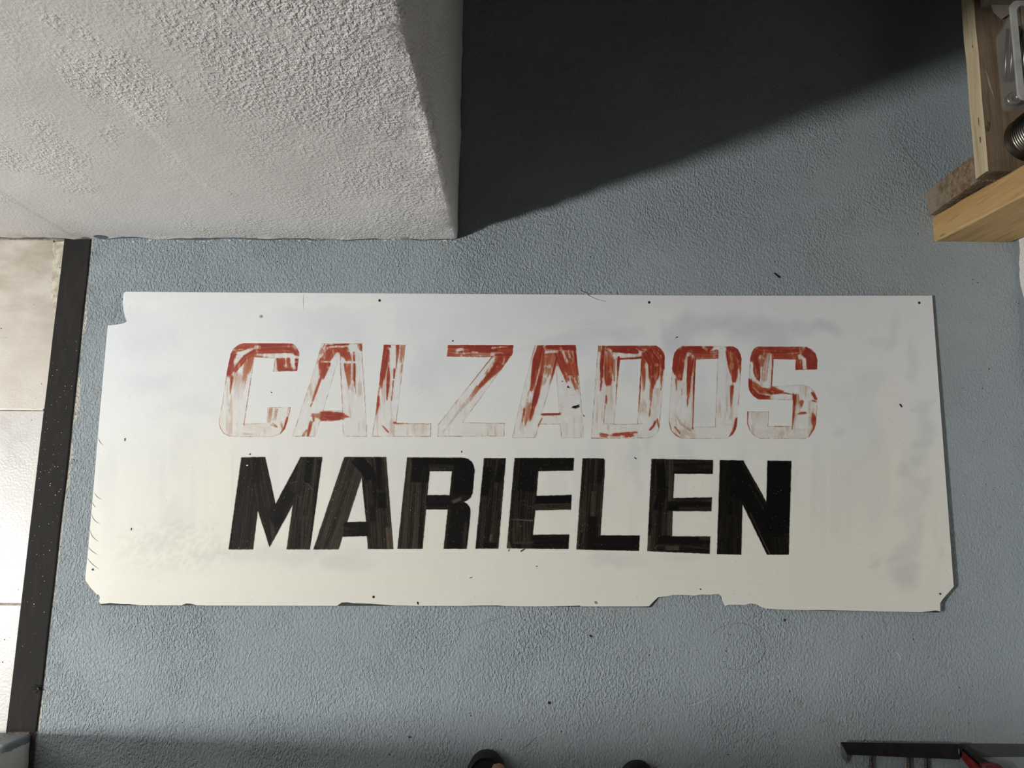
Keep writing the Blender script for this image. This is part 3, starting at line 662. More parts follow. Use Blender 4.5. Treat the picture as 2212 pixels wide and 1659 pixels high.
dl = Letter('D', *z3, [(1275,170),(2070,170),(2130,200),(2170,260),(2186,330),(2183,450),(2115,1290),(2085,1360),(2030,1410),(1960,1432),(1180,1437)], [[(1575,365),(1865,350),(1812,1237),(1495,1240)]])
dl.st([(1352,175),(1330,400),(1320,640),(1305,770)], [36,50,40,16], [1,1,1,.7], .2).st([(1300,180),(1290,240)], 50, .5).st([(1420,230),(1420,450),(1415,695)], [110,120,70], [.4,.8,.9]).st([(1490,330),(1495,640)], [50,20], [.5,.4]).st([(1558,330),(1535,640)], [30,14], [1,.8]).st([(1535,640),(1500,1230)], 9, .6)
dl.st([(1390,210),(1820,220)], [70,120], 1, .2).st([(1560,348),(1870,340)], 28, .95).st([(1850,200),(2060,220),(2150,310),(2172,480)], [80,110,90,50], [.9,.9,.85,.95]).st([(1940,250),(2040,400),(2040,560),(2010,740)], [150,160,140,50], [1,1,.9,.8], .25).st([(1885,330),(1900,560),(1900,780)], [90,60,30], [.8,.65,.3]).st([(2010,720),(1995,920),(1975,1130)], [60,30,26], [.6,.45,.42])
dl.st([(2150,450),(2130,760)], [40,16], [.85,.4]).st([(1868,380),(1840,900),(1815,1130)], [12,14,8], [1,.95,.85]).st([(1382,870),(1380,945)], 24, .85).st([(1378,945),(1352,1230)], [12,10], [.6,.4]).st([(2055,1215),(2030,1270),(1990,1310)], 32, [1,.95,.9]).st([(2090,1190),(2112,1300)], [24,10], [.6,.5])
dl.st([(1490,1385),(1800,1350)], [40,26], [.7,.65]).st([(1650,1395),(1740,1385)], 50, .7).st([(1320,1385),(1390,1395)], 60, .6).st([(1390,1400),(1640,1405)], 30, .4).st([(1180,1432),(1720,1434)], 7, .85).st([(1400,700),(1330,1240)], [200,140], [.22,.1]).st([(2080,760),(2050,1200)], [120,110], [.22,.14]).st([(1380,1245),(1880,1235)], 14, .3)
dl.er([(1500,290),(1570,290)], 60, .6).er([(1405,215),(1460,240)], 36, .8).er([(1890,218),(1935,225)], 36, .8).er([(1800,205),(1840,240)], 26, .7).er([(2060,430),(2090,435)], 40, .6).er([(2130,475),(2132,510)], 36, .9).er([(1600,320),(1855,290)], 34, .8).er([(1330,620),(1345,660)], 22, .7)
dl.build(True, 'worn red letter D')
ol_ = Letter('O', *z4, [(320,165),(980,170),(1040,205),(1075,270),(1086,340),(1080,480),(1030,1150),(1012,1240),(970,1310),(910,1352),(830,1362),(320,1362),(235,1325),(170,1250),(148,1150),(148,1060),(200,330),(225,250),(265,195)], [[(498,345),(778,330),(745,1207),(460,1207)]])
ol_.st([(290,220),(260,340),(270,460),(290,590)], [190,180,150,60], [1,1,1,.8], .15).st([(330,200),(700,190)], [90,60], [1,.95], .25).st([(440,250),(780,240)], [80,60], [.95,.85]).st([(480,310),(780,300)], [50,60], [.75,.7]).st([(430,320),(410,560),(385,930)], [90,50,14], [.95,.95,.75]).st([(490,330),(470,700),(455,1225)], [22,14,14], 1, .15)
ol_.st([(900,190),(1010,215),(1068,330),(1075,500)], [60,60,50,24], [1,1,1,.9], .2).st([(940,230),(975,420),(990,620)], [110,130,50], [.9,.9,.8]).st([(965,690),(955,820),(950,1010)], [44,30,14], [.85,.6,.35]).st([(1018,1110),(1005,1240),(930,1345)], [28,40,16], [1,1,.7], .2).st([(245,590),(246,770)], [26,6], [.6,.3])
ol_.st([(148,1120),(180,1260),(300,1355)], [12,14,10], .55).st([(225,1210),(290,1285)], [14,18], .5).st([(240,1050),(300,1160),(430,1250)], [30,40,30], [.2,.28,.3]).st([(300,1290),(480,1330)], 70, .24).st([(300,640),(260,1100)], [120,120], [.2,.12]).st([(310,720),(310,800)], 20, .35).st([(470,1205),(740,1205)], 12, .35).st([(840,350),(830,500)], 12, .3).st([(850,1150),(960,1150)], 100, .18)
ol_.er([(590,178),(640,212)], 26).er([(770,190),(880,205)], 44).er([(825,200),(840,460),(850,700)], 84, .95).er([(700,215),(750,195)], 30).er([(560,1270),(720,1280)], 90, .8).er([(378,420),(365,520)], 14, .8).er([(1030,490),(1040,500)], 20, .5)
ol_.build(True, 'worn red letter O')
s5 = Letter('S', *z4, [(1280,172),(1930,175),(2000,210),(2045,270),(2067,340),(2060,465),(1780,475),(1787,340),(1500,338),(1478,685),(1870,662),(1950,685),(2025,745),(2068,840),(2045,1180),(2020,1250),(1960,1340),(1900,1362),(1340,1362),(1260,1330),(1190,1260),(1155,1170),(1158,1010),(1440,1010),(1430,1200),(1738,1197),(1752,860),(1310,856),(1240,815),(1190,750),(1172,680),(1175,610),(1198,330),(1215,260),(1245,200)])
s5.st([(1290,215),(1250,300),(1270,430),(1300,600)], [110,110,110,40], [.9,.95,1,.95], .25).st([(1300,210),(1480,210)], [80,80], [.85,.9]).st([(1370,240),(1350,420)], [90,40], [.8,.6]).st([(1480,215),(1850,215)], [90,90], [.95,.9]).st([(1510,280),(1830,280)], [90,90], [.85,.7]).st([(1500,325),(1830,325)], 20, .9).st([(1900,230),(1990,300),(2000,460)], [120,150,140], [1,1,.95], .2)
s5.st([(1820,350),(1830,470)], [100,100], [.8,.9]).st([(1495,250),(1488,400),(1475,690)], [16,22,24], [.7,1,1], .15).st([(1410,270),(1380,620)], [100,60], [.4,.3]).st([(1200,610),(1205,720),(1290,815),(1440,835)], [50,70,70,50], [1,.95,.95,1], .3).st([(1240,640),(1340,740),(1480,760),(1620,755)], [60,80,80,30], [.6,.75,.85,.6]).st([(1470,740),(1740,788)], [50,8], [.85,.5]).st([(1480,690),(1560,730)], [30,20], .7)
s5.st([(1772,800),(1765,980),(1742,1225)], [46,34,10], [1,.95,.7], .2).st([(2010,780),(2050,850)], [40,40], .85).st([(1822,800),(1835,900)], 12, .6).st([(1865,885),(1850,960)], [50,20], [.75,.65]).st([(1835,960),(1832,1040)], 10, .6).st([(1835,1035),(1905,1028)], 22, .75).st([(2010,870),(2060,885)], 16, .7).st([(2005,1040),(2020,1110),(2015,1180)], [26,60,30], [.7,.9,.8]).st([(2045,1100),(2030,1210),(1960,1330)], [30,30,20], [.85,.8,.5])
s5.st([(1168,1012),(1165,1160),(1200,1270)], [22,12,8], [.85,.6,.5]).st([(1320,1208),(1410,1196),(1730,1200)], [6,14,6], [.7,.9,.4]).st([(1320,1020),(1330,1180)], [240,220], [.24,.12]).st([(1280,1290),(1900,1290)], 120, .17).st([(1985,880),(1980,1300)], [90,80], [.28,.22]).st([(1800,860),(1790,1200)], [60,60], [.3,.15])
s5.er([(1840,190),(1850,260)], 26).er([(1830,285),(1832,325)], 30).er([(1690,262),(1800,260)], 12, .6).er([(1205,380),(1215,570)], 50, .95).er([(1230,560),(1320,660)], 30, .8).er([(1395,640),(1450,700)], 60, .9).er([(1970,830),(2060,870)], 22, .8)
s5.build(True, 'worn red letter S, last of the red word')

b5 = ((480, 970), 5.821); b6 = ((840, 970), 7.214); b7 = ((1080, 970), 6.9125); b8 = ((1380, 970), 6.1444)
def bands(L_, items, base=.30):
    L_.T[:] = base + .3*(fbm(L_.X/10, L_.Y/10, 180, 3)-.5)
    for pts, w_, tn_ in items:
        L_.k += 1; f = field_stroke(L_.X, L_.Y, [L_.q(p) for p in pts], [w_/L_.sc]*2, [1, 1], L_.k*7+int(L_.x0) % 29, 0, 1.5, .8, 3)
        pp = [L_.q(p) for p in pts]; a0 = np.array(pp[0]); d = np.array(pp[-1])-a0; d = d/np.hypot(*d)
        D = (L_.X-a0[0])*-d[1]+(L_.Y-a0[1])*d[0]; S_ = (L_.X-a0[0])*d[0]+(L_.Y-a0[1])*d[1]
        nn = .5*vnoise(D*.42+L_.k*5, S_*.012, 190)+.35*vnoise(D*1.1+L_.k, S_*.03, 191)+.15*fbm(L_.X/7, L_.Y/7, 192, 2)
        val = tn_ + (nn-.5)*.62*(1 if tn_ > .12 else .25)
        k = np.clip(f, 0, 1); L_.T = L_.T*(1-k)+np.clip(val, 0, 1)*k
    return L_
def scratch(L_, pts, w_=6, v=.95): L_.T = np.maximum(L_.T, v*np.clip(field_stroke(L_.X, L_.Y, [L_.q(p) for p in pts], [w_/L_.sc]*2, [1, 1], 3, .6, .8, .3, 1), 0, 1)); return L_
def worn_ends(L_, amt=.5):
    e = sstep(L_.sd, 3.2, .3)*sstep(vnoise(L_.X/2.5, L_.Y/4, 201), .55, .85)*amt; L_.T = np.maximum(L_.T, e)
L_ = bands(Letter('M', *b5, [(240,105),(540,100),(672,690),(985,100),(1260,100),(1105,1262),(808,1262),(888,700),(595,1238),(448,775),(388,1262),(80,1262)]),
    [([(660,690),(1020,100)], 180, .32),([(390,110),(240,1260)], 330, .32),([(430,110),(600,1200)], 220, .34),([(440,120),(420,420)], 90, .10),([(1120,100),(960,1260)], 300, .45),([(1110,110),(1060,420)], 80, .06),([(850,520),(620,900)], 170, .18),([(980,600),(940,880)], 120, .42),([(660,930),(770,860)], 90, .02),([(965,880),(940,1260)], 120, .38),([(1040,850),(1010,1260)], 60,.5),([(1230,150),(1120,1250)], 40, .08),([(220,150),(100,1250)],30,.08)])
scratch(L_, [(830,410),(860,432),(950,402)], 7); scratch(L_, [(1010,390),(1040,430),(1085,438),(1132,510)], 7); worn_ends(L_); L_.build(False, 'black letter M, first of the black word')
L_ = bands(Letter('A', *b5, [(1535,100),(2062,100),(2085,400),(2152,1258),(1832,1258),(1818,1095),(1512,1103),(1465,1262),(1145,1262)], [[(1752,360),(1808,912),(1572,918)]]),
    [([(1690,110),(1310,1260)], 330, .50),([(1930,110),(2000,1260)], 330, .42),([(1540,960),(1830,960)], 90, .22),([(1540,1050),(1830,1045)], 100, .22),([(1690,120),(1800,240),(1900,420)], 150, .02),([(1960,110),(1990,500)], 60, .15),([(2010,560),(2010,730)], 110, .02),([(2040,110),(2080,700)], 40, .5),([(1920,420),(1900,900)], 70, .15),([(1850,400),(1880,700)], 60, .45),([(2090,1000),(2110,1250)], 70, .75)])
worn_ends(L_); L_.build(False, 'black letter A after the black M')
L_ = bands(Letter('R', *b6, [(285,130),(1175,135),(1240,155),(1295,200),(1325,265),(1337,330),(1305,690),(1275,755),(1225,800),(1165,822),(1220,850),(1262,910),(1275,975),(1270,1050),(1212,1555),(850,1555),(918,942),(580,942),(525,1555),(132,1555)], [[(638,345),(982,345),(945,717),(598,717)]]),
    [([(430,140),(330,1550)], 420, .48),([(500,150),(470,500)], 280, .06),([(560,300),(480,1550)], 60, .28),([(420,180),(1180,190)], 130, .03),([(640,285),(990,290)], 100, .42),([(1180,200),(1170,700)], 320, .03),([(590,770),(950,770)], 120, .22),([(590,850),(950,855)], 60, .1),([(590,915),(930,915)], 50, .38),([(1130,860),(1040,1550)], 330, .12),([(945,950),(880,1550)], 60, .42),([(1190,1150),(1170,1550)], 60, .42),([(1010,820),(1110,780)], 50, .75),([(330,200),(310,480)], 60, .55)])
worn_ends(L_); L_.build(False, 'black letter R with a rounded bowl')
L_ = bands(Letter('I', *b6, [(1482,142),(1825,142),(1705,1552),(1348,1552)]), [([(1650,150),(1530,1550)], 400, .33),([(1530,300),(1480,700)], 150, .04),([(1760,250),(1700,500)], 100, .06),([(1600,1350),(1590,1420)], 50, .7),([(1490,1500),(1660,1500)], 80, .08),([(1420,1000),(1395,1240)], 18, .6)])
scratch(L_, [(1550,740),(1620,775),(1760,802)], 5, .7); worn_ends(L_); L_.build(False, 'black letter I')
L_ = bands(Letter('E', *b7, [(218,133),(1105,133),(1097,322),(572,330),(545,698),(1072,685),(1060,905),(530,915),(490,1280),(1035,1275),(1022,1493),(100,1483)]),
    [([(390,140),(290,1480)], 400, .30),([(430,150),(400,620)], 260, .05),([(300,1070),(290,1400)], 370, .42),([(380,230),(1100,230)], 190, .10),([(600,290),(1090,290)], 60, .25),([(540,760),(1070,750)], 120, .02),([(540,860),(1060,850)], 90, .50),([(480,1380),(1030,1385)], 210, .18),([(230,1400),(490,1395)], 30, .6),([(110,1400),(140,1480)], 70, .8)])
scratch(L_, [(165,1055),(330,1058),(490,1068)], 12, .95); scratch(L_, [(170,795),(330,825),(520,870)], 4, .6); worn_ends(L_); L_.build(False, 'black letter E before the black L')
L_ = bands(Letter('L', *b7, [(1232,137),(1545,140),(1567,165),(1560,400),(1500,1288),(2088,1290),(2075,1522),(1140,1500)]),
    [([(1400,150),(1310,1500)], 380, .38),([(1520,150),(1480,500)], 70, .2),([(1400,650),(1380,1000)], 60, .6),([(1390,1020),(1400,1290)], 130, .12),([(1330,1400),(2080,1405)], 190, .12),([(1400,1420),(2050,1440)], 30, .35),([(1190,900),(1155,1480)], 50, .62),([(1250,1250),(1200,1500)], 80, .4)])
worn_ends(L_, .7); L_.build(False, 'black letter L between the two Es')
L_ = bands(Letter('E2', *b8, [(167,130),(985,145),(980,330),(472,330),(455,650),(970,640),(962,825),(448,825),(440,1158),(948,1160),(938,1392),(110,1355)]),
    [([(320,140),(260,1350)], 340, .34),([(420,150),(410,1150)], 60, .55),([(285,200),(300,480)], 110, .05),([(330,500),(250,800)], 120, .12),([(470,240),(985,240)], 190, .30),([(470,320),(980,320)], 24, .08),([(450,670),(965,665)], 40, .4),([(400,730),(700,740),(960,730)], 80, .12),([(390,790),(540,780)], 60, .02),([(540,790),(960,790)], 60, .45),([(270,1200),(945,1210)], 110, .12),([(230,1310),(940,1340)], 90, .30),([(370,1310),(520,1310)], 60, .65),([(810,1190),(930,1200)], 50, .45),([(140,1150),(130,1340)], 60, .6)])
scratch(L_, [(830,690),(960,690)], 8); scratch(L_, [(240,1285),(215,1310),(235,1345)], 14, .8); scratch(L_, [(370,480),(360,790)], 5, .5); worn_ends(L_, .6); L_.build(False, 'black letter E before the N')
L_ = bands(Letter('N', *b8, [(1075,145),(1385,150),(1692,700),(1705,155),(2025,158),(1988,1402),(1700,1402),(1375,735),(1360,1402),(1035,1395)]),
    [([(1220,150),(1200,1400)], 340, .16),([(1330,150),(1860,1400)], 320, .05),([(1860,150),(1850,1100)], 320, .01),([(1360,150),(1700,750)], 34, .3),([(1480,480),(1640,760)], 16, .5),([(1230,900),(1200,1400)], 300, .26),([(1480,860),(1730,1390)], 22, .55),([(1850,1180),(1870,1390)], 200, .22),([(1400,500),(1350,650)], 300, .02)])
scratch(L_, [(1690,1290),(1740,1395)], 8); worn_ends(L_, .6); L_.build(False, 'black letter N, last of the black word')

# ------------------------------------------------------------------ small marks on the board
CRK = plain('crack_dark', (.13, .115, .095), .8)
def ribbon(name, pts, w_, mat, parent=None, fn=PB, off=.0004, jag=0):
    pts = np.array(pts, float); d = np.gradient(pts, axis=0); nn = np.stack([-d[:, 1], d[:, 0]], -1); nn /= np.maximum(np.hypot(*nn.T)[:, None], 1e-6)
    ww = w_*np.sin(np.linspace(.25, math.pi-.12, len(pts)))[:, None]/2
    A_, B_ = pts+nn*ww, pts-nn*ww
    a3 = fn(A_[:, 0], A_[:, 1]); b3 = fn(B_[:, 0], B_[:, 1])
    a3 = np.array(a3) if not isinstance(a3, tuple) else np.stack(a3, -1); b3 = np.array(b3) if not isinstance(b3, tuple) else np.stack(b3, -1)
    a3[:, 2] += off; b3[:, 2] += off; n = len(pts)
    vs = np.vstack([a3, b3]); fs = [(i, i+1, n+i+1, n+i) for i in range(n-1)]
    o = link(name, mesh_from(vs.tolist(), fs), mat); return child(o) if parent == 'sign' else o
def arc(p, q_, bend, n=10):
    p = np.array(p, float); q_ = np.array(q_, float); t = np.linspace(0, 1, n)[:, None]; d = q_-p; nn = np.array([-d[1], d[0]])
    return p+d*t+nn*bend*np.sin(t*math.pi)
for p, q_, b_ in (((204,1064),(221,1079),.12),((198,1112),(218,1132),.14),((194.5,1145),(213,1170),.12),((190,1181),(211,1198),.06),((188,1205),(214,1229),.06),((212,945),(224,962),.1),((199.5,1085),(208,1096),.1)):
    ribbon('crack', arc(p, q_, b_), 1.05, CRK, 'sign')
ribbon('crack', [(656,634),(655,650),(656,672)], .8, plain('faint_crack', (.45, .43, .38), .8), 'sign')

FLK = plain('black_flake', (.010, .009, .008), .55, var=.4)
TAN = plain('tan_crumb', (.40, .32, .20), .8)
def flake(pts, label, mat=FLK, th=.0011, fn=PB, cat='debris'):
    pts = np.array(pts, float); b3 = fn(pts[:, 0], pts[:, 1]); b3 = np.stack(b3, -1) if isinstance(b3, tuple) else b3
    low = [(a, b, c+.0002) for a, b, c in b3]; hi = [(a, b, c+.0002+th*random.uniform(.6, 1.3)) for a, b, c in b3]
    return tag(hexa('paint_flake', low, hi, mat), label, cat, None)
def off(ox, oy, s, pts): return [(ox+a/s, oy+b/s) for a, b in pts]
flake(off(1090,720,6.32,[(912,1018),(930,995),(975,985),(1012,972),(1015,1010),(985,1020),(965,1030)]), 'largest black flake, wedge shaped, on the leg of the red A after the Z')
flake(off(1090,720,6.32,[(850,740),(858,715),(870,728),(892,750),(870,745)]), 'black flake just above the largest flake, on the same red A')
flake(off(1090,720,6.32,[(775,655),(785,652),(797,662),(788,665)]), 'tiny black flake inside the red A, above the other flakes')
flake(off(1090,720,6.32,[(1064,1112),(1072,1115),(1090,1138),(1082,1138)]), 'tiny slanted black sliver between the red A and the red D')
flake([(1942,873),(1945,872.5),(1949,879),(1947,880.5)], 'short black rod lying on the white board right of the red S')
flake([(1459,731),(1461,728),(1464,727),(1463,729)], 'small curved black sliver above the red O')
flake([(269,947),(271,946.5),(270.5,952),(269.2,953)], 'small dark sliver on the white board left of the red C')
flake([(282.5,1144),(284,1140),(285,1140.5),(283.5,1145.5)], 'thin dark splinter on the board above the lower left corner')
flake([(197.5,1230),(201,1227.5),(202.5,1232),(200,1232.5)], 'black chip on the board close to its lower left corner')
flake([(1124,1190),(1134,1184.5),(1134.5,1186),(1125,1192)], 'black splinter under the foot of the first black E')
flake([(1097.5,1190),(1100,1186.5),(1100.5,1187.5),(1098,1191)], 'tiny black splinter below the bottom left end of the first black E')
flake([(900.5,1300),(904,1300.5),(903.5,1306),(901.5,1305)], 'dark crumb by the lower edge of the board, right of the lower hole')
flake([(1014,1248),(1020,1246),(1020,1247.2),(1015,1249)], 'tiny dark dash on the board below the black R')
flake([(1157,1223),(1162,1222),(1161,1223.6),(1158,1224)], 'tiny dark dash on the board below the first black E')
flake([(1511,1271.5),(1515,1272),(1514.5,1274),(1512,1273.5)], 'tiny dark dot above the broken gap in the lower edge')
flake([(1369.5,988),(1371,988),(1374.5,991.5),(1373,992)], 'tiny dark dash above the gap between the black L and E')
flake([(2028,1281),(2031,1280.5),(2033,1284),(2030,1285)], 'dark chip at the lower right corner of the board')
flake([(585,847),(587,846),(588,848),(586,849)], 'tiny dark speck on the board inside the red C')
flake([(996,974),(997.6,974),(997.2,978),(996.2,978)], 'tiny dark splinter above the black R')
flake([(539,980.5),(541,979),(541,982),(538.5,983)], 'tiny dark splinter above the black M')
flake([(976,736),(979,735),(978.5,738),(977,738)], 'tiny dark speck above the red Z')
flake(circ((563.5, 683.8), 3.2, 8), 'tan crumb on the board above the red A', TAN)
flake([(1283,1299),(1286,1298),(1290,1302),(1289,1304.5),(1285,1304)], 'tan crumb on the lower edge of the board under the black L', TAN)
WHI = plain('white_crumb', (.85, .85, .82), .7)
flake([(532,1004.5),(536,1004),(536,1006.5),(532.5,1006.5)], 'white crumb lying on the black M', WHI)
# hairs
def hair(label, pts, r, mat, z=.0006, base='floor'):
    p3 = []
    n = len(pts)
    for a, b in pts:
        if base == 'floor': p3.append(V(a, b, z))
        else: p3.append(Vector(PB(a, b, z)))
    return tag(tube('hair', p3, r, mat, n=5), label, 'fiber')
HW = plain('pale_bristle', (.55, .53, .47), .5)
o = tag(tube('bristle', [V(1251,628,.0035), V(1262,633,.006), V(1275,641,.0065), V(1290,647,.0058), V(1308,651,.0052)], [.0007,.0006,.0005,.0004,.0003], HW, n=6), 'pale bent bristle lying over the upper edge of the board', 'fiber')
HD = plain('dark_hair', (.10, .09, .075), .6)
t_ = np.linspace(-2.6, 2.05, 40)
hair('long curled dark hair on grey floor below the broken gap', [(1592+60*math.cos(a)+3*math.sin(3*a), 1396+50*math.sin(a)) for a in t_], .00020, HD)
hair('white curved fibre on the grey floor left of the board', arc((159,1173),(165,1179),.15), .0006, WHI)
hair('pale curved fibre on grey floor near the right edge', arc((1935,1409),(1946,1426),-.15), .0006, WHI)

# ------------------------------------------------------------------ dust and grit
def grit(n, region, size, mat, name, label, zf=0.0, el=2.0):
    bm = bmesh.new(); k = 0
    while k < n:
        px, py = region()
        if px is None: continue
        if 180 < px < 2066 and 626 < py < 1326 and zf == 0.0: continue
        if px < 992 and py < 520: continue
        p = V(px, py, zf); s0 = size*random.uniform(.5, 1.5); a = random.uniform(0, math.pi)
        bmesh.ops.create_cone(bm, cap_ends=True, segments=5, radius1=s0, radius2=s0*.5, depth=s0*.8, matrix=Matrix.Translation(p+Vector((0, 0, s0*.4))) @ Matrix.Rotation(a, 4, 'Z') @ Matrix.Diagonal((random.uniform(1, el), 1, 1, 1)))
        k += 1
    me = bm_mesh(bm)
    if isinstance(mat, list):
        nf = len(me.polygons)//n
        for i_, p_ in enumerate(me.polygons): p_.material_index = 1 if (i_//nf) % 4 == 0 else 0
    return tag(link(name, me, mat), label, 'dust', kind='stuff')
grit(200, lambda: (random.uniform(110, 2190), random.uniform(430 if random.random() < .2 else 530, 1650)), .0009, [FLK, WHI], 'grit', 'scattered dark and pale grit on the grey floor', 0, 2.2)
def on_strip():
    y = random.triangular(600, 1560, 950); t = (y-520)/1055
    return 140-123*t+random.uniform(3, 55), y
grit(90, on_strip, .00055, WHI, 'strip_dust', 'white dust specks on the black threshold strip', .0038, 2.5)
grit(14, lambda: (random.uniform(2, 95), random.uniform(600, 1500)), .0009, FLK, 'tile_grit', 'few dark specks on the cream tiles', 0, 1.6)
def fl_floor(pts, label, mat=FLK, z=.0): return flake(pts, label, mat, .002, lambda a, b: P(a, b, z))
fl_floor([(1242,584),(1247,587),(1256,598),(1252,598),(1245,591)] if False else [(1671,590),(1674,590),(1685,599),(1683,601),(1676,595)], 'black sliver on the dim grey floor above the board')
fl_floor([(1693,1338),(1695,1336.5),(1696,1341),(1694,1342.5)], 'black speck on the floor under the right half of the board')
fl_floor([(1272,1371),(1277,1372),(1278,1376),(1274,1375)], 'black speck on the floor below the right half, under the broken gap')
fl_floor([(1183,1516),(1188,1515),(1188.5,1520),(1185,1521)], 'black speck on the lower floor above the sandals')
fl_floor([(881,1591),(886,1590),(889,1592),(884,1594)], 'black chip in the shade left of the left sandal')
SCR = plain('paint_scratch', (.20, .225, .235), .8); SCL = plain('pale_scratch', (.46, .50, .52), .8)
for pts_, w_, mt in ((arc((1123,1622),(1160,1590),.04), 3.2, SCR), (arc((1158,1592),(1193,1571),.03), 2.0, SCL), (arc((990,1363),(1130,1315),.02), 1.2, SCR), (arc((253,646),(238,700),-.08), 1.4, SCR), (arc((1478,1527),(1560,1490),.06), 1.6, SCL), (arc((157,1066),(152,1120),.05), 2.4, SCR), (arc((1906,1330),(1916,1365),.02), 1.0, SCR), (arc((2005,340),(1990,410),.2), 1.6, SCL), (arc((1940,300),(2015,385),.05), 1.5, SCR)):
    ribbon('scratch', pts_, w_, mt, None, lambda a, b: P(a, b, 0), .0003).parent = floor
# dead insect on the strip
bug = bpy.data.objects.new('insect', None); C.objects.link(bug); bug.location = V(81, 1487, .004); tag(bug, 'dead black insect on the edge of the black strip, near its lower end', 'insect')
def kid(o, par): o.parent = par; o.matrix_parent_inverse = Matrix.Translation(-Vector(par.location)); return o
bm = bmesh.new(); bmesh.ops.create_icosphere(bm, subdivisions=2, radius=.0045, matrix=Matrix.Translation(V(83, 1488, .0060)) @ Matrix.Rotation(-.9, 4, 'Z') @ Matrix.Diagonal((1.25, .62, .5, 1))); kid(link('body', bm_mesh(bm, True), FLK), bug)
for a, b in (((80,1484),(69,1484)), ((82,1482),(74,1479)), ((85,1491),(92,1494)), ((81,1491),(78,1496)), ((84,1485),(86,1480)), ((79,1487),(72,1490))):
    kid(tube('leg', [V(*a, .0062), (V(*a, .007)+V(*b, .0062))/2+Vector((0, 0, .001)), V(*b, .0042)], .0006, FLK, n=5), bug)

# ------------------------------------------------------------------ timber shelf at the right
def wood(name, c1, c2, dark, axis, rough=.6, sc=1.0, grime=.0):
    m = M(name, rough, .3)
    s3 = {'z': (26, 26, 1.6), 'y': (26, 1.6, 26), 'x': (1.6, 26, 26)}[axis]
    v = m.scaled(tuple(q*sc for q in s3)); n1 = m.noise(1.4, 4, .6, v, .6); n2 = m.noise(5, 3, .6, v)
    col = m.mix(m.ss(n1, .3, .7), c1, c2); col = m.mix(m.ss(n2, .55, .75, 0, .6), col, dark)
    kn = m.ss(m.voro(9), .055, .02); col = m.mix(m.math('MULTIPLY', kn, .6), col, dark)
    if name == 'honey_pine':
        x, y, z = m.xyz()
        dx_ = m.math('ABSOLUTE', m.math('SUBTRACT', m.math('SUBTRACT', x, .8985), m.math('MULTIPLY', z, .035)))
        dy_ = m.math('ABSOLUTE', m.math('ADD', m.math('SUBTRACT', y, .5975), m.math('MULTIPLY', z, .055)))
        dd_ = m.math('ADD', m.math('ADD', dx_, dy_), m.math('MULTIPLY', m.noise(40, 3), .006))
        col = m.mix(m.math('MULTIPLY', m.ss(dd_, .0085, .0055), .55), col, (.72, .56, .32))
        pits = m.ss(m.voro(26, vec=m.scaled((1, 1, .22))), .10, .05); col = m.mix(m.math('MULTIPLY', pits, .6), col, (.09, .05, .02))
    if grime: col = m.mix(m.math('MULTIPLY', m.ss(m.noise(14, 4, .65), .42, .62), grime), col, dark)
    return m.done(col, m.bump(n2, .0016, .8, m.bump(n1, .002, .6)))
PM = None
POST = wood('honey_pine', (.50, .31, .125), (.62, .41, .18), (.27, .145, .05), 'z')
EDGE = wood('pale_sawn_edge', (.56, .455, .285), (.64, .54, .36), (.26, .18, .10), 'y', sc=.8)
AGED = wood('aged_board', (.185, .135, .085), (.26, .195, .13), (.12, .082, .045), 'y', grime=.35)
OSB = M('weathered_end_block', .85, .2)
n_ = OSB.noise(70, 4, .7); c_ = OSB.mix(OSB.ss(n_, .35, .65), (.17, .115, .065), (.30, .235, .16))
x, y, z = OSB.xyz(); c_ = OSB.mix(OSB.math('MULTIPLY', OSB.ss(OSB.math('ADD', z, OSB.math('MULTIPLY', OSB.noise(26, 3), .12)), .15, .08), .8), c_, (.33, .27, .20))
OSB = OSB.done(c_, OSB.bump(OSB.noise(120, 3, .7), .004))
rack = bpy.data.objects.new('timber_shelf', None); C.objects.link(rack); rack.location = (1.0, .7, 0)
tag(rack, 'low timber shelf with a pale pine post and an aged plank against the right wall', 'shelf')
# post: front 17 cm wide, leaning a touch outwards
x0, x1, y0, y1 = .8985, 1.066, .5975, .6560
def lean(z): return (.035*z, -.055*z)
nz = 14; rings = []; bm = bmesh.new()
pr = [(x0, y0), (x1, y0), (x1, y1), (x0, y1)]
prf = []
for k in range(4):
    a = Vector(pr[k]); prv = Vector(pr[k-1]); nx_ = Vector(pr[(k+1) % 4])
    pass
    d1 = (prv-a).normalized(); d2 = (nx_-a).normalized(); r_ = .0035
    prf += [a+d1*r_, a+(d1+d2)*r_*.3, a+d2*r_]
for i in range(nz+1):
    zz = .92*i/nz; lx, ly = lean(zz)
    rings.append([bm.verts.new((p.x+lx+.0008*math.sin(zz*31+k*2), p.y+ly*(1 if zz else 0)+.0008*math.sin(zz*23+k), zz)) for k, p in enumerate(prf)])
for i in range(nz):
    for k in range(len(prf)): bm.faces.new((rings[i][k], rings[i][(k+1) % len(prf)], rings[i+1][(k+1) % len(prf)], rings[i+1][k]))
bm.faces.new(rings[0][::-1]); bm.faces.new(rings[-1])
kid(link('post', bm_mesh(bm), POST), rack)['label'] = 'honey coloured pine post standing on the floor'
for (px, py) in ((2178, 432), (2210, 455)): pass
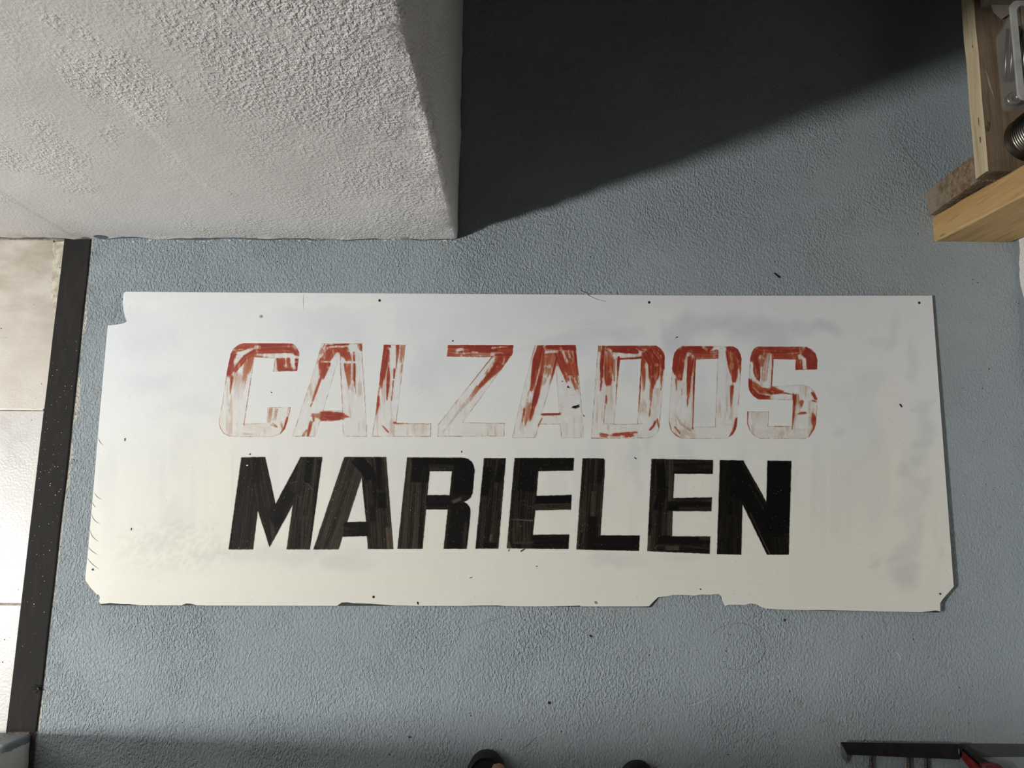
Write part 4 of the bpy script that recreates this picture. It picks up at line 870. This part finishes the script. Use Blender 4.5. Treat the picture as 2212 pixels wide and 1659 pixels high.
# weathered block behind the post
def irregular_block():
    low = [(.8905, .6575), (.8855, .7110), (1.00, .7110), (1.00, .6575)]; hi_z = .1925
    return hexa('support_block', [(a, b, 0) for a, b in low], [(a+.0005, b-.001, hi_z) for a, b in low], OSB, None, bevel=.0015)
kid(irregular_block(), rack)['label'] = 'weathered brown block under the shelf plank'
zt, zb = .2340, .1945
box_pts = [(.8868, .650), (.884, 1.75)]
def plank(xa, xb, ya, yb, z0_, z1_, mats, name='shelf_plank'):
    bm = bmesh.new(); ny = 22; L1 = []
    for i in range(ny+1):
        t = i/ny; yy_ = ya+(yb-ya)*t; j = .0006*math.sin(t*40)+.0004*math.sin(t*91)
        L1.append([bm.verts.new(p) for p in ((xa+j, yy_, z0_), (xb, yy_, z0_), (xb, yy_, z1_), (xa+.003+j, yy_, z1_), (xa+j, yy_, z1_-.002))])
    for i in range(ny):
        for k in range(5):
            f = bm.faces.new((L1[i][k], L1[i+1][k], L1[i+1][(k+1) % 5], L1[i][(k+1) % 5])); f.material_index = 1 if k in (4, 3) and len(mats) > 1 else 0
    bm.faces.new(L1[0]); bm.faces.new(L1[-1][::-1])
    return link(name, bm_mesh(bm), mats)
kid(plank(.8885, .9800, .6600, 1.75, zb, zt, [AGED, EDGE]), rack)['label'] = 'aged brown shelf plank with a pale sawn edge'
AGED2 = wood('aged_board_second', (.19, .135, .085), (.265, .195, .135), (.12, .08, .045), 'y', sc=1.3, grime=.25)
kid(plank(.9835, 1.066, .6700, 1.75, zb, zt+.0015, [AGED2]), rack)['label'] = 'second aged plank against the wall'
box('support_batten', .89, 1.066, 1.40, 1.46, 0, zb-.0005, OSB); kid(bpy.context.scene.objects['support_batten'], rack)
CHIPP = plain('chipped_wood', (.36, .31, .24), .8, sc=90)
KN = plain('wood_knot', (.14, .09, .045), .8, sc=150)
for pts_, w_ in (([(2129,272),(2131,276),(2133,281),(2134,285)], 9), ([(2132,262),(2136,268),(2137,276)], 4)):
    kid(ribbon('knot', pts_, w_, KN, None, lambda a, b: P(a, b, zt), .0009), rack)
for pts_, w_ in (([(2111,254),(2110.5,262),(2110,272)], 2.2), ([(2112,296),(2115,303),(2118.5,309)], 2.4), ([(2081,98),(2084,101),(2087,103)], 2.2)):
    q3 = [V(a, b, zt-.012) for a, b in pts_]; xo = .8880
    kid(tube('split', [Vector((xo, p.y, p.z)) for p in q3], [w_*.0004, w_*.0005, w_*.0002], KN, n=5), rack)
o = ribbon('wood_split', [(2128,150),(2133,165),(2138,185),(2145,205),(2149,222)], 4.5, CHIPP, None, lambda a, b: P(a, b, zt), .0006); kid(o, rack)
for nm, pts in (('knot_crack', [(2111,252),(2110.5,262),(2110,272),(2108,276)]), ('knot_crack', [(2111,296),(2115,302),(2119,308)]), ('knot_crack', [(2135,366),(2139,358)])):
    pass

# plastic storage box with metal pieces
BX = M('frosted_plastic', .35, .5); BX.b.inputs['Alpha'].default_value = .16
BXm = BX.done(BX.mix(BX.ss(BX.noise(12, 2), .3, .7), (.42, .41, .38), (.50, .49, .46)))
pb = bpy.data.objects.new('storage_box', None); C.objects.link(pb); pb.location = (1.02, .90, zt+.002); tag(pb, 'frosted plastic box holding metal pieces on the shelf plank', 'box')
zr = zt+.085; rA = V(2186, 18, zr); rB = V(2204, 200, zr)
bx0 = rA.x+.002; bx1 = 1.060; by1 = .958; by0 = float(V(2206, 210, zr).y)
def rrect(xa, xb, ya, yb, r, n=5):
    out = []
    for cx, cy, a0 in ((xb-r, yb-r, 0), (xa+r, yb-r, 90), (xa+r, ya+r, 180), (xb-r, ya+r, 270)):
        for k in range(n+1): a = math.radians(a0+90*k/n); out.append((cx+r*math.cos(a), cy+r*math.sin(a)))
    return out
def shell(loops, mat, name, closed=True):
    vs = []; fs = []; n = len(loops[0][0])
    for lp, z_ in loops: vs += [(a, b, z_) for a, b in lp]
    for i in range(len(loops)-1):
        for k in range(n): fs.append((i*n+k, i*n+(k+1) % n, (i+1)*n+(k+1) % n, (i+1)*n+k))
    if closed: fs.append(tuple(range(n))[::-1]); fs.append(tuple(range((len(loops)-1)*n, len(loops)*n)))
    bm = bmesh.new(); bm.from_mesh(mesh_from(vs, fs)); return link(name, bm_mesh(bm, False), mat)
zf = zt+.0035
lw = lambda d: rrect(bx0+d, bx1-d, by0+d, by1-d, .014)
kid(shell([(lw(.012), zf), (lw(.001), zr-.004), (lw(.0025), zr-.004), (lw(.0135), zf+.002)], BXm, 'container'), pb)
RIM = plain('plastic_rim', (.42, .42, .40), .4)
kid(shell([(lw(-.004), zr-.006), (lw(-.004), zr), (lw(.006), zr+.001), (lw(.006), zr-.003)], RIM, 'rim', False), pb)
STL = plain('dull_steel', (.30, .30, .28), .38, 1.0, var=.3)
DST = plain('dark_steel', (.055, .052, .048), .45, .8, var=.35, sc=90)
random.seed(11)
for k in range(7):
    xx = bx0+.016+.0085*k
    if xx > bx1-.012: break
    o = tag(tube('steel_rod', [(xx, by0+.07+.002*k, zf+.012+.004*(k % 2)), (xx+.003, by1-.022, zf+.030+.004*(k % 3))], .0034, STL, n=8), 'dull steel rod lying in the frosted plastic box', 'rod', 'steel rods in the plastic box')
for k, (dx, dy, r_) in enumerate(((.030, .035, .013), (.052, .050, .011))):
    o = lathe('steel_nut', (bx0+dx, by0+dy, zf+.004), [(r_*.5, 0), (r_, 0), (r_, .009), (r_*.5, .009), (r_*.5, 0)], STL, n=6 if k else 24)
    tag(o, 'steel ring at the front end of the plastic box' if k == 0 else 'hexagonal steel nut beside the ring in the plastic box', 'nut')

# ribbed tin can
cc = V(2222, 303, zt+.0018); rc = .0445
CAN = plain('tin_grey', (.20, .185, .155), .33, 1.0, var=.2, sc=50)
can = bpy.data.objects.new('tin_can', None); C.objects.link(can)
ccx = min(cc.x, 1.064-rc)-.004; can.location = (ccx, max(cc.y, .668+rc), zt+.0018); tag(can, 'ribbed tin can standing on the shelf behind the post', 'can')
prof_ = [(0, 0), (rc-.002, 0), (rc, .0015), (rc, .003), (rc-.0012, .0045)]
zz = .022
prof_ += [(rc-.0012, .021)]
while zz < .075: prof_ += [(rc-.0012, zz), (rc+.0006, zz+.0016), (rc-.0012, zz+.0032), (rc-.0022, zz+.0045)]; zz += .0062
prof_ += [(rc-.0012, .098), (rc, .100), (rc, .102), (rc-.002, .1025)]
o = lathe('can_wall', (0, 0, 0), prof_+[(rc-.002, .095), (rc-.002, .004)], CAN, None, 64); o.parent = can
o = lathe('can_lid', (0, 0, 0), [(0, .100), (rc-.005, .100), (rc-.004, .098), (rc-.0021, .101)], CAN, None, 64); o.parent = can

# small cardboard box with a torn flap
CARD = plain('dull_cardboard', (.22, .175, .15), .85, sc=30)
cb = bpy.data.objects.new('cardboard_box', None); C.objects.link(cb)
ca_ = V(2117, 20, zt); cb.location = (ca_.x+.03, ca_.y+.06, zt+.002); tag(cb, 'small dull cardboard box with a torn flap on the aged plank', 'box')
cw = .060
kid(box('carton', ca_.x, ca_.x+cw, ca_.y, ca_.y+.12, zt+.002, zt+.032, CARD, None, .001), cb)
fx, fy = ca_.x, ca_.y
bm = bmesh.new(); vs = [bm.verts.new(p) for p in ((fx+.014, fy-.0005, zt+.014), (fx+cw-.002, fy-.0005, zt+.013), (fx+cw-.008, fy-.016, zt+.009), (fx+cw*.6, fy-.026, zt+.006), (fx+.020, fy-.012, zt+.009))]
f = bm.faces.new(vs); r_ = bmesh.ops.extrude_face_region(bm, geom=[f])
for q_ in r_['geom']:
    if isinstance(q_, bmesh.types.BMVert): q_.co.z += .0012
kid(link('torn_flap', bm_mesh(bm), plain('torn_card', (.32, .27, .235), .9)), cb)

# ------------------------------------------------------------------ steel bar tool at the lower right
tool = bpy.data.objects.new('bar_tool', None); C.objects.link(tool); tool.location = (.78, -.47, 0)
tag(tool, 'dark flat steel bar with bent end, ribbed rods and red lever on grey floor', 'tool')
zb_ = .0165
def flatq(name, low4, z4, th, mat, label=None):
    """plate through four pixel corners at heights z4 (top surface)"""
    hi = [V(p[0], p[1], z) for p, z in zip(low4, z4)]; n_ = (hi[1]-hi[0]).cross(hi[2]-hi[0]).normalized()
    if n_.z < 0: n_ = -n_
    o = hexa(name, [h-n_*th for h in hi], hi, mat, None, bevel=th*.2); kid(o, tool)
    if label: o['label'] = label
    return o
DBAR = plain('black_steel_bar', (.020, .019, .018), .55, .3, var=.3, sc=60, bump=.0006)
GREYS = plain('worn_steel_tab', (.17, .17, .16), .5, .4, var=.3, sc=60)  # paler than the bar: light on the bent end put into the colour
flatq('flat_bar', [(1818,1604),(2082,1608),(2074,1641),(1830,1630.5)], [zb_+.003, zb_+.003, zb_, zb_], .0035, DBAR)
flatq('bent_tab', [(1815.5,1603.5),(1830,1628.5),(1829.5,1651),(1816,1632)], [zb_, zb_, .0045, .0045], .003, GREYS, 'bent grey end tab')
def rod(px0, py0, px1, py1, lab=False):
    bm = bmesh.new(); a = V(px0, py0-14, .0055); b = V(px1, py1, .0055); n = 90; pts = []; rr = []
    for i in range(n+1):
        pts.append(a.lerp(b, i/n)); rr.append(.0037+.0006*(1 if i % 3 == 0 else -.4))
    pts.insert(0, a+Vector((0, .004, zb_-.008))); rr.insert(0, .0036)
    tube_bm(bm, pts, rr, 8); return kid(link('ribbed_rod', bm_mesh(bm, True), ROD), tool)
flatq('lower_strip', [(2074,1606),(2330,1608),(2330,1634),(2074,1636)], [.0016]*4, .0014, plain('dark_grey_strip', (.075, .078, .074), .8, var=.12), 'thin dark grey strip standing in for the shadow of the bar')  # dark sheet laid on the floor in place of the bar's cast shadow
ROD = plain('rusty_rod', (.085, .072, .058), .45, .6, var=.4, sc=120)
rod(1881,1628,1885,1760); rod(1962,1630,1966,1760); rod(2000,1632,2004,1760)
REDP = plain('red_lever_paint', (.20, .018, .016), .38, 0, var=.25, sc=50)
REDP2 = plain('dull_red_paint', (.17, .022, .024), .45, 0, var=.25, sc=50)
flatq('red_lever', [(2080.5,1624),(2087,1627),(2126,1656),(2190,1742),(2150,1760),(2098,1661),(2081,1641)][:4] if False else [(2081,1624),(2190,1722),(2165,1752),(2081,1641)], [zb_+.008, zb_+.012, zb_+.010, zb_+.004], .006, REDP, 'red painted lever')
flatq('dark_arm', [(2072,1612),(2084,1614),(2150,1652),(2128,1662)], [zb_-.004, zb_-.004, zb_+.004, zb_+.004], .014, DBAR)  # black plate drawn for the red lever's shaded underside and shadow
hi = [V(*p, zb_+.016) for p in ((2122,1652),(2135,1649),(2150,1651),(2162,1653),(2169,1660),(2176,1690),(2150,1700),(2126,1672))]
kid(hexa('red_grip', [h-Vector((0, 0, .014)) for h in hi], hi, REDP2, None, bevel=.003), tool)['label'] = 'dull red grip'
bm = bmesh.new(); bmesh.ops.create_cone(bm, cap_ends=True, segments=16, radius1=.003, radius2=.0022, depth=.004, matrix=Matrix.Translation(V(2126.5, 1659, zb_+.018))); kid(link('rivet', bm_mesh(bm), STL), tool)
kid(tube('fold_highlight_edge', [V(2071,1617,zb_+.0035), V(2072.5,1640,zb_+.001)], .0011, STL, n=6), tool).name = 'weld_bead'  # pale steel tube drawn as the highlight along the fold

# ------------------------------------------------------------------ the photographer: legs, feet and sandals
SKIN = M('skin', .5, .4); SKINm = SKIN.done(SKIN.mix(SKIN.ss(SKIN.noise(30, 2), .3, .7), (.25, .125, .08), (.30, .155, .10)))
def skinned(name, pts, edges, rad, mat, parent=None, sub=1):
    me = bpy.data.meshes.new('m'); me.from_pydata(pts, edges, []); o = bpy.data.objects.new('tmp', me); C.objects.link(o)
    sm = o.modifiers.new('s', 'SKIN'); sm.use_smooth_shade = True
    for v, r_ in zip(me.skin_vertices[0].data, rad): v.radius = (r_, r_) if not isinstance(r_, tuple) else r_
    me.skin_vertices[0].data[0].use_root = True
    s2 = o.modifiers.new('u', 'SUBSURF'); s2.levels = sub; s2.render_levels = sub
    dg = bpy.context.evaluated_depsgraph_get(); dg.update()
    nm = bpy.data.meshes.new_from_object(o.evaluated_get(dg)); bpy.data.objects.remove(o)
    r = link(name, nm, mat, parent); nm.polygons.foreach_set('use_smooth', [True]*len(nm.polygons)); return r
pL = V(1053, 1622, .024); pR = V(1376, 1645, .024)
soleL = (pL.x, pL.y-.002); soleR = (pR.x, pR.y-.002)
pts = [(.085, -.70, .90)]; ed = []; rad = [.135]
def leg(side, tip):
    """side -1 left, +1 right; big toe on the inner side"""
    inn = -side
    hx = tip[0]; hip = (.085+side*.10, -.70, .84); knee = (.085+side*.135, -.690, .47); ank = (hx+side*.005, tip[1]-.215, .115)
    b = len(pts); pts.extend([hip, knee, (ank[0]*.6+knee[0]*.4, ank[1]*.6+knee[1]*.4, .27), ank, (hx, tip[1]-.150, .078), (hx, tip[1]-.095, .056)])
    rad.extend([.090, .060, .055, .036, .036, (.034, .024)]); ed.extend([(0, b), (b, b+1), (b+1, b+2), (b+2, b+3), (b+3, b+4), (b+4, b+5)])
    heel = len(pts); pts.append((hx, tip[1]-.245, .062)); rad.append(.031); ed.append((b+3, heel))
    for k, (ox, ly, r_) in enumerate(((.024, -.008, .0185), (.005, -.024, .0125), (-.008, -.031, .0120), (-.020, -.040, .0115), (-.031, -.050, .0110))):
        i0 = len(pts); pts.append((hx+inn*ox*.75, tip[1]-.085-.002*k, .050)); rad.append(.0135 if k == 0 else .010); pts.append((hx+inn*ox, tip[1]+ly-.006, .043 if k else .038)); rad.append(r_)
        ed.extend([(b+5, i0), (i0, i0+1)])
leg(-1, soleL); leg(1, soleR)
person = bpy.data.objects.new('person', None); C.objects.link(person); person.location = (.085, -.68, 0)
tag(person, 'person in dark trousers and black sandals standing at the lower edge, toes showing', 'person')
kid(skinned('body', pts, ed, rad, SKINm), person)
TR = plain('dark_trousers', (.018, .019, .024), .85, var=.2, sc=60)
tp_ = [(.085, -.70, 1.0), (.085, -.70, .89)]; te = [(0, 1)]; tr__ = [.150, .158]
for side, tip in ((-1, soleL), (1, soleR)):
    b = len(tp_); ax = tip[0]+side*.005
    tp_ += [(.085+side*.10, -.70, .80), (.085+side*.135, -.690, .47), (ax*.7+(.085+side*.135)*.3, tip[1]*.7-.15-.69*.3, .25), (ax, tip[1]-.220, .175)]; tr__ += [.108, .078, .072, .066]; te += [(1, b), (b, b+1), (b+1, b+2), (b+2, b+3)]
kid(skinned('trousers', tp_, te, tr__, TR), person)
SOLE = plain('black_sandal_sole', (.0030, .0022, .0020), .6, sc=80, bump=.001); STRAP = plain('black_strap', (.010, .0085, .008), .55, sc=80)
for side, tip in ((-1, soleL), (1, soleR)):
    ol3 = []
    for k in range(48):
        a = 2*math.pi*k/48; s_, c_ = math.sin(a), math.cos(a)
        yy_ = -.140 + .140*s_; hw = (.054 if s_ > 0 else .043) - .006*math.exp(-((yy_+.17)/.05)**2)
        ol3.append((tip[0]+hw*(abs(c_)**.82)*(1 if c_ > 0 else -1) + side*.002, tip[1]+yy_))
    def scl(f, z_): cx_, cy_ = tip[0], tip[1]-.14; return ([(cx_+(a-cx_)*f, cy_+(b-cy_)*f) for a, b in ol3], z_)
    so = kid(shell([scl(.965, 0.0), scl(1.0, .004), scl(1.0, .019), scl(.985, .025), scl(.93, .0265), scl(.88, .024)], SOLE, 'sandal'), person)
    vs = []; fs = []; nA = 17
    for j, (yy_, rr) in enumerate(((-.060, .0), (-.064, .003), (-.130, .003), (-.134, 0.0))):
        for k in range(nA):
            a = math.pi*k/(nA-1); hh = .050 + (.018 if j > 1 else 0) + rr
            vs.append((tip[0]+side*.002+(.052+rr*.3)*math.cos(a), tip[1]+yy_, .018+hh*math.sin(a)**.8))
    for j in range(3):
        for k in range(nA-1): fs.append((j*nA+k, j*nA+k+1, (j+1)*nA+k+1, (j+1)*nA+k))
    st_ = link('strap', mesh_from(vs, fs, True), STRAP, so)
    sol = st_.modifiers.new('t', 'SOLIDIFY'); sol.thickness = .003

# pendant lamp of the next room, the light that rakes across the floor
lamp = bpy.data.objects.new('ceiling_lamp', None); C.objects.link(lamp); lamp.location = (-3.15, -.470, 3.00)
tag(lamp, 'round metal ceiling lamp of the tiled room, beyond the doorway', 'lamp')
o = lathe('lamp_plate', (0, 0, 0), [(0, .30), (.16, .30), (.17, .29), (.16, .285), (0, .285)], plain('lamp_metal', (.6, .6, .6), .4)); o.parent = lamp
lo.parent = lamp; lo.location = (0, 0, 0)
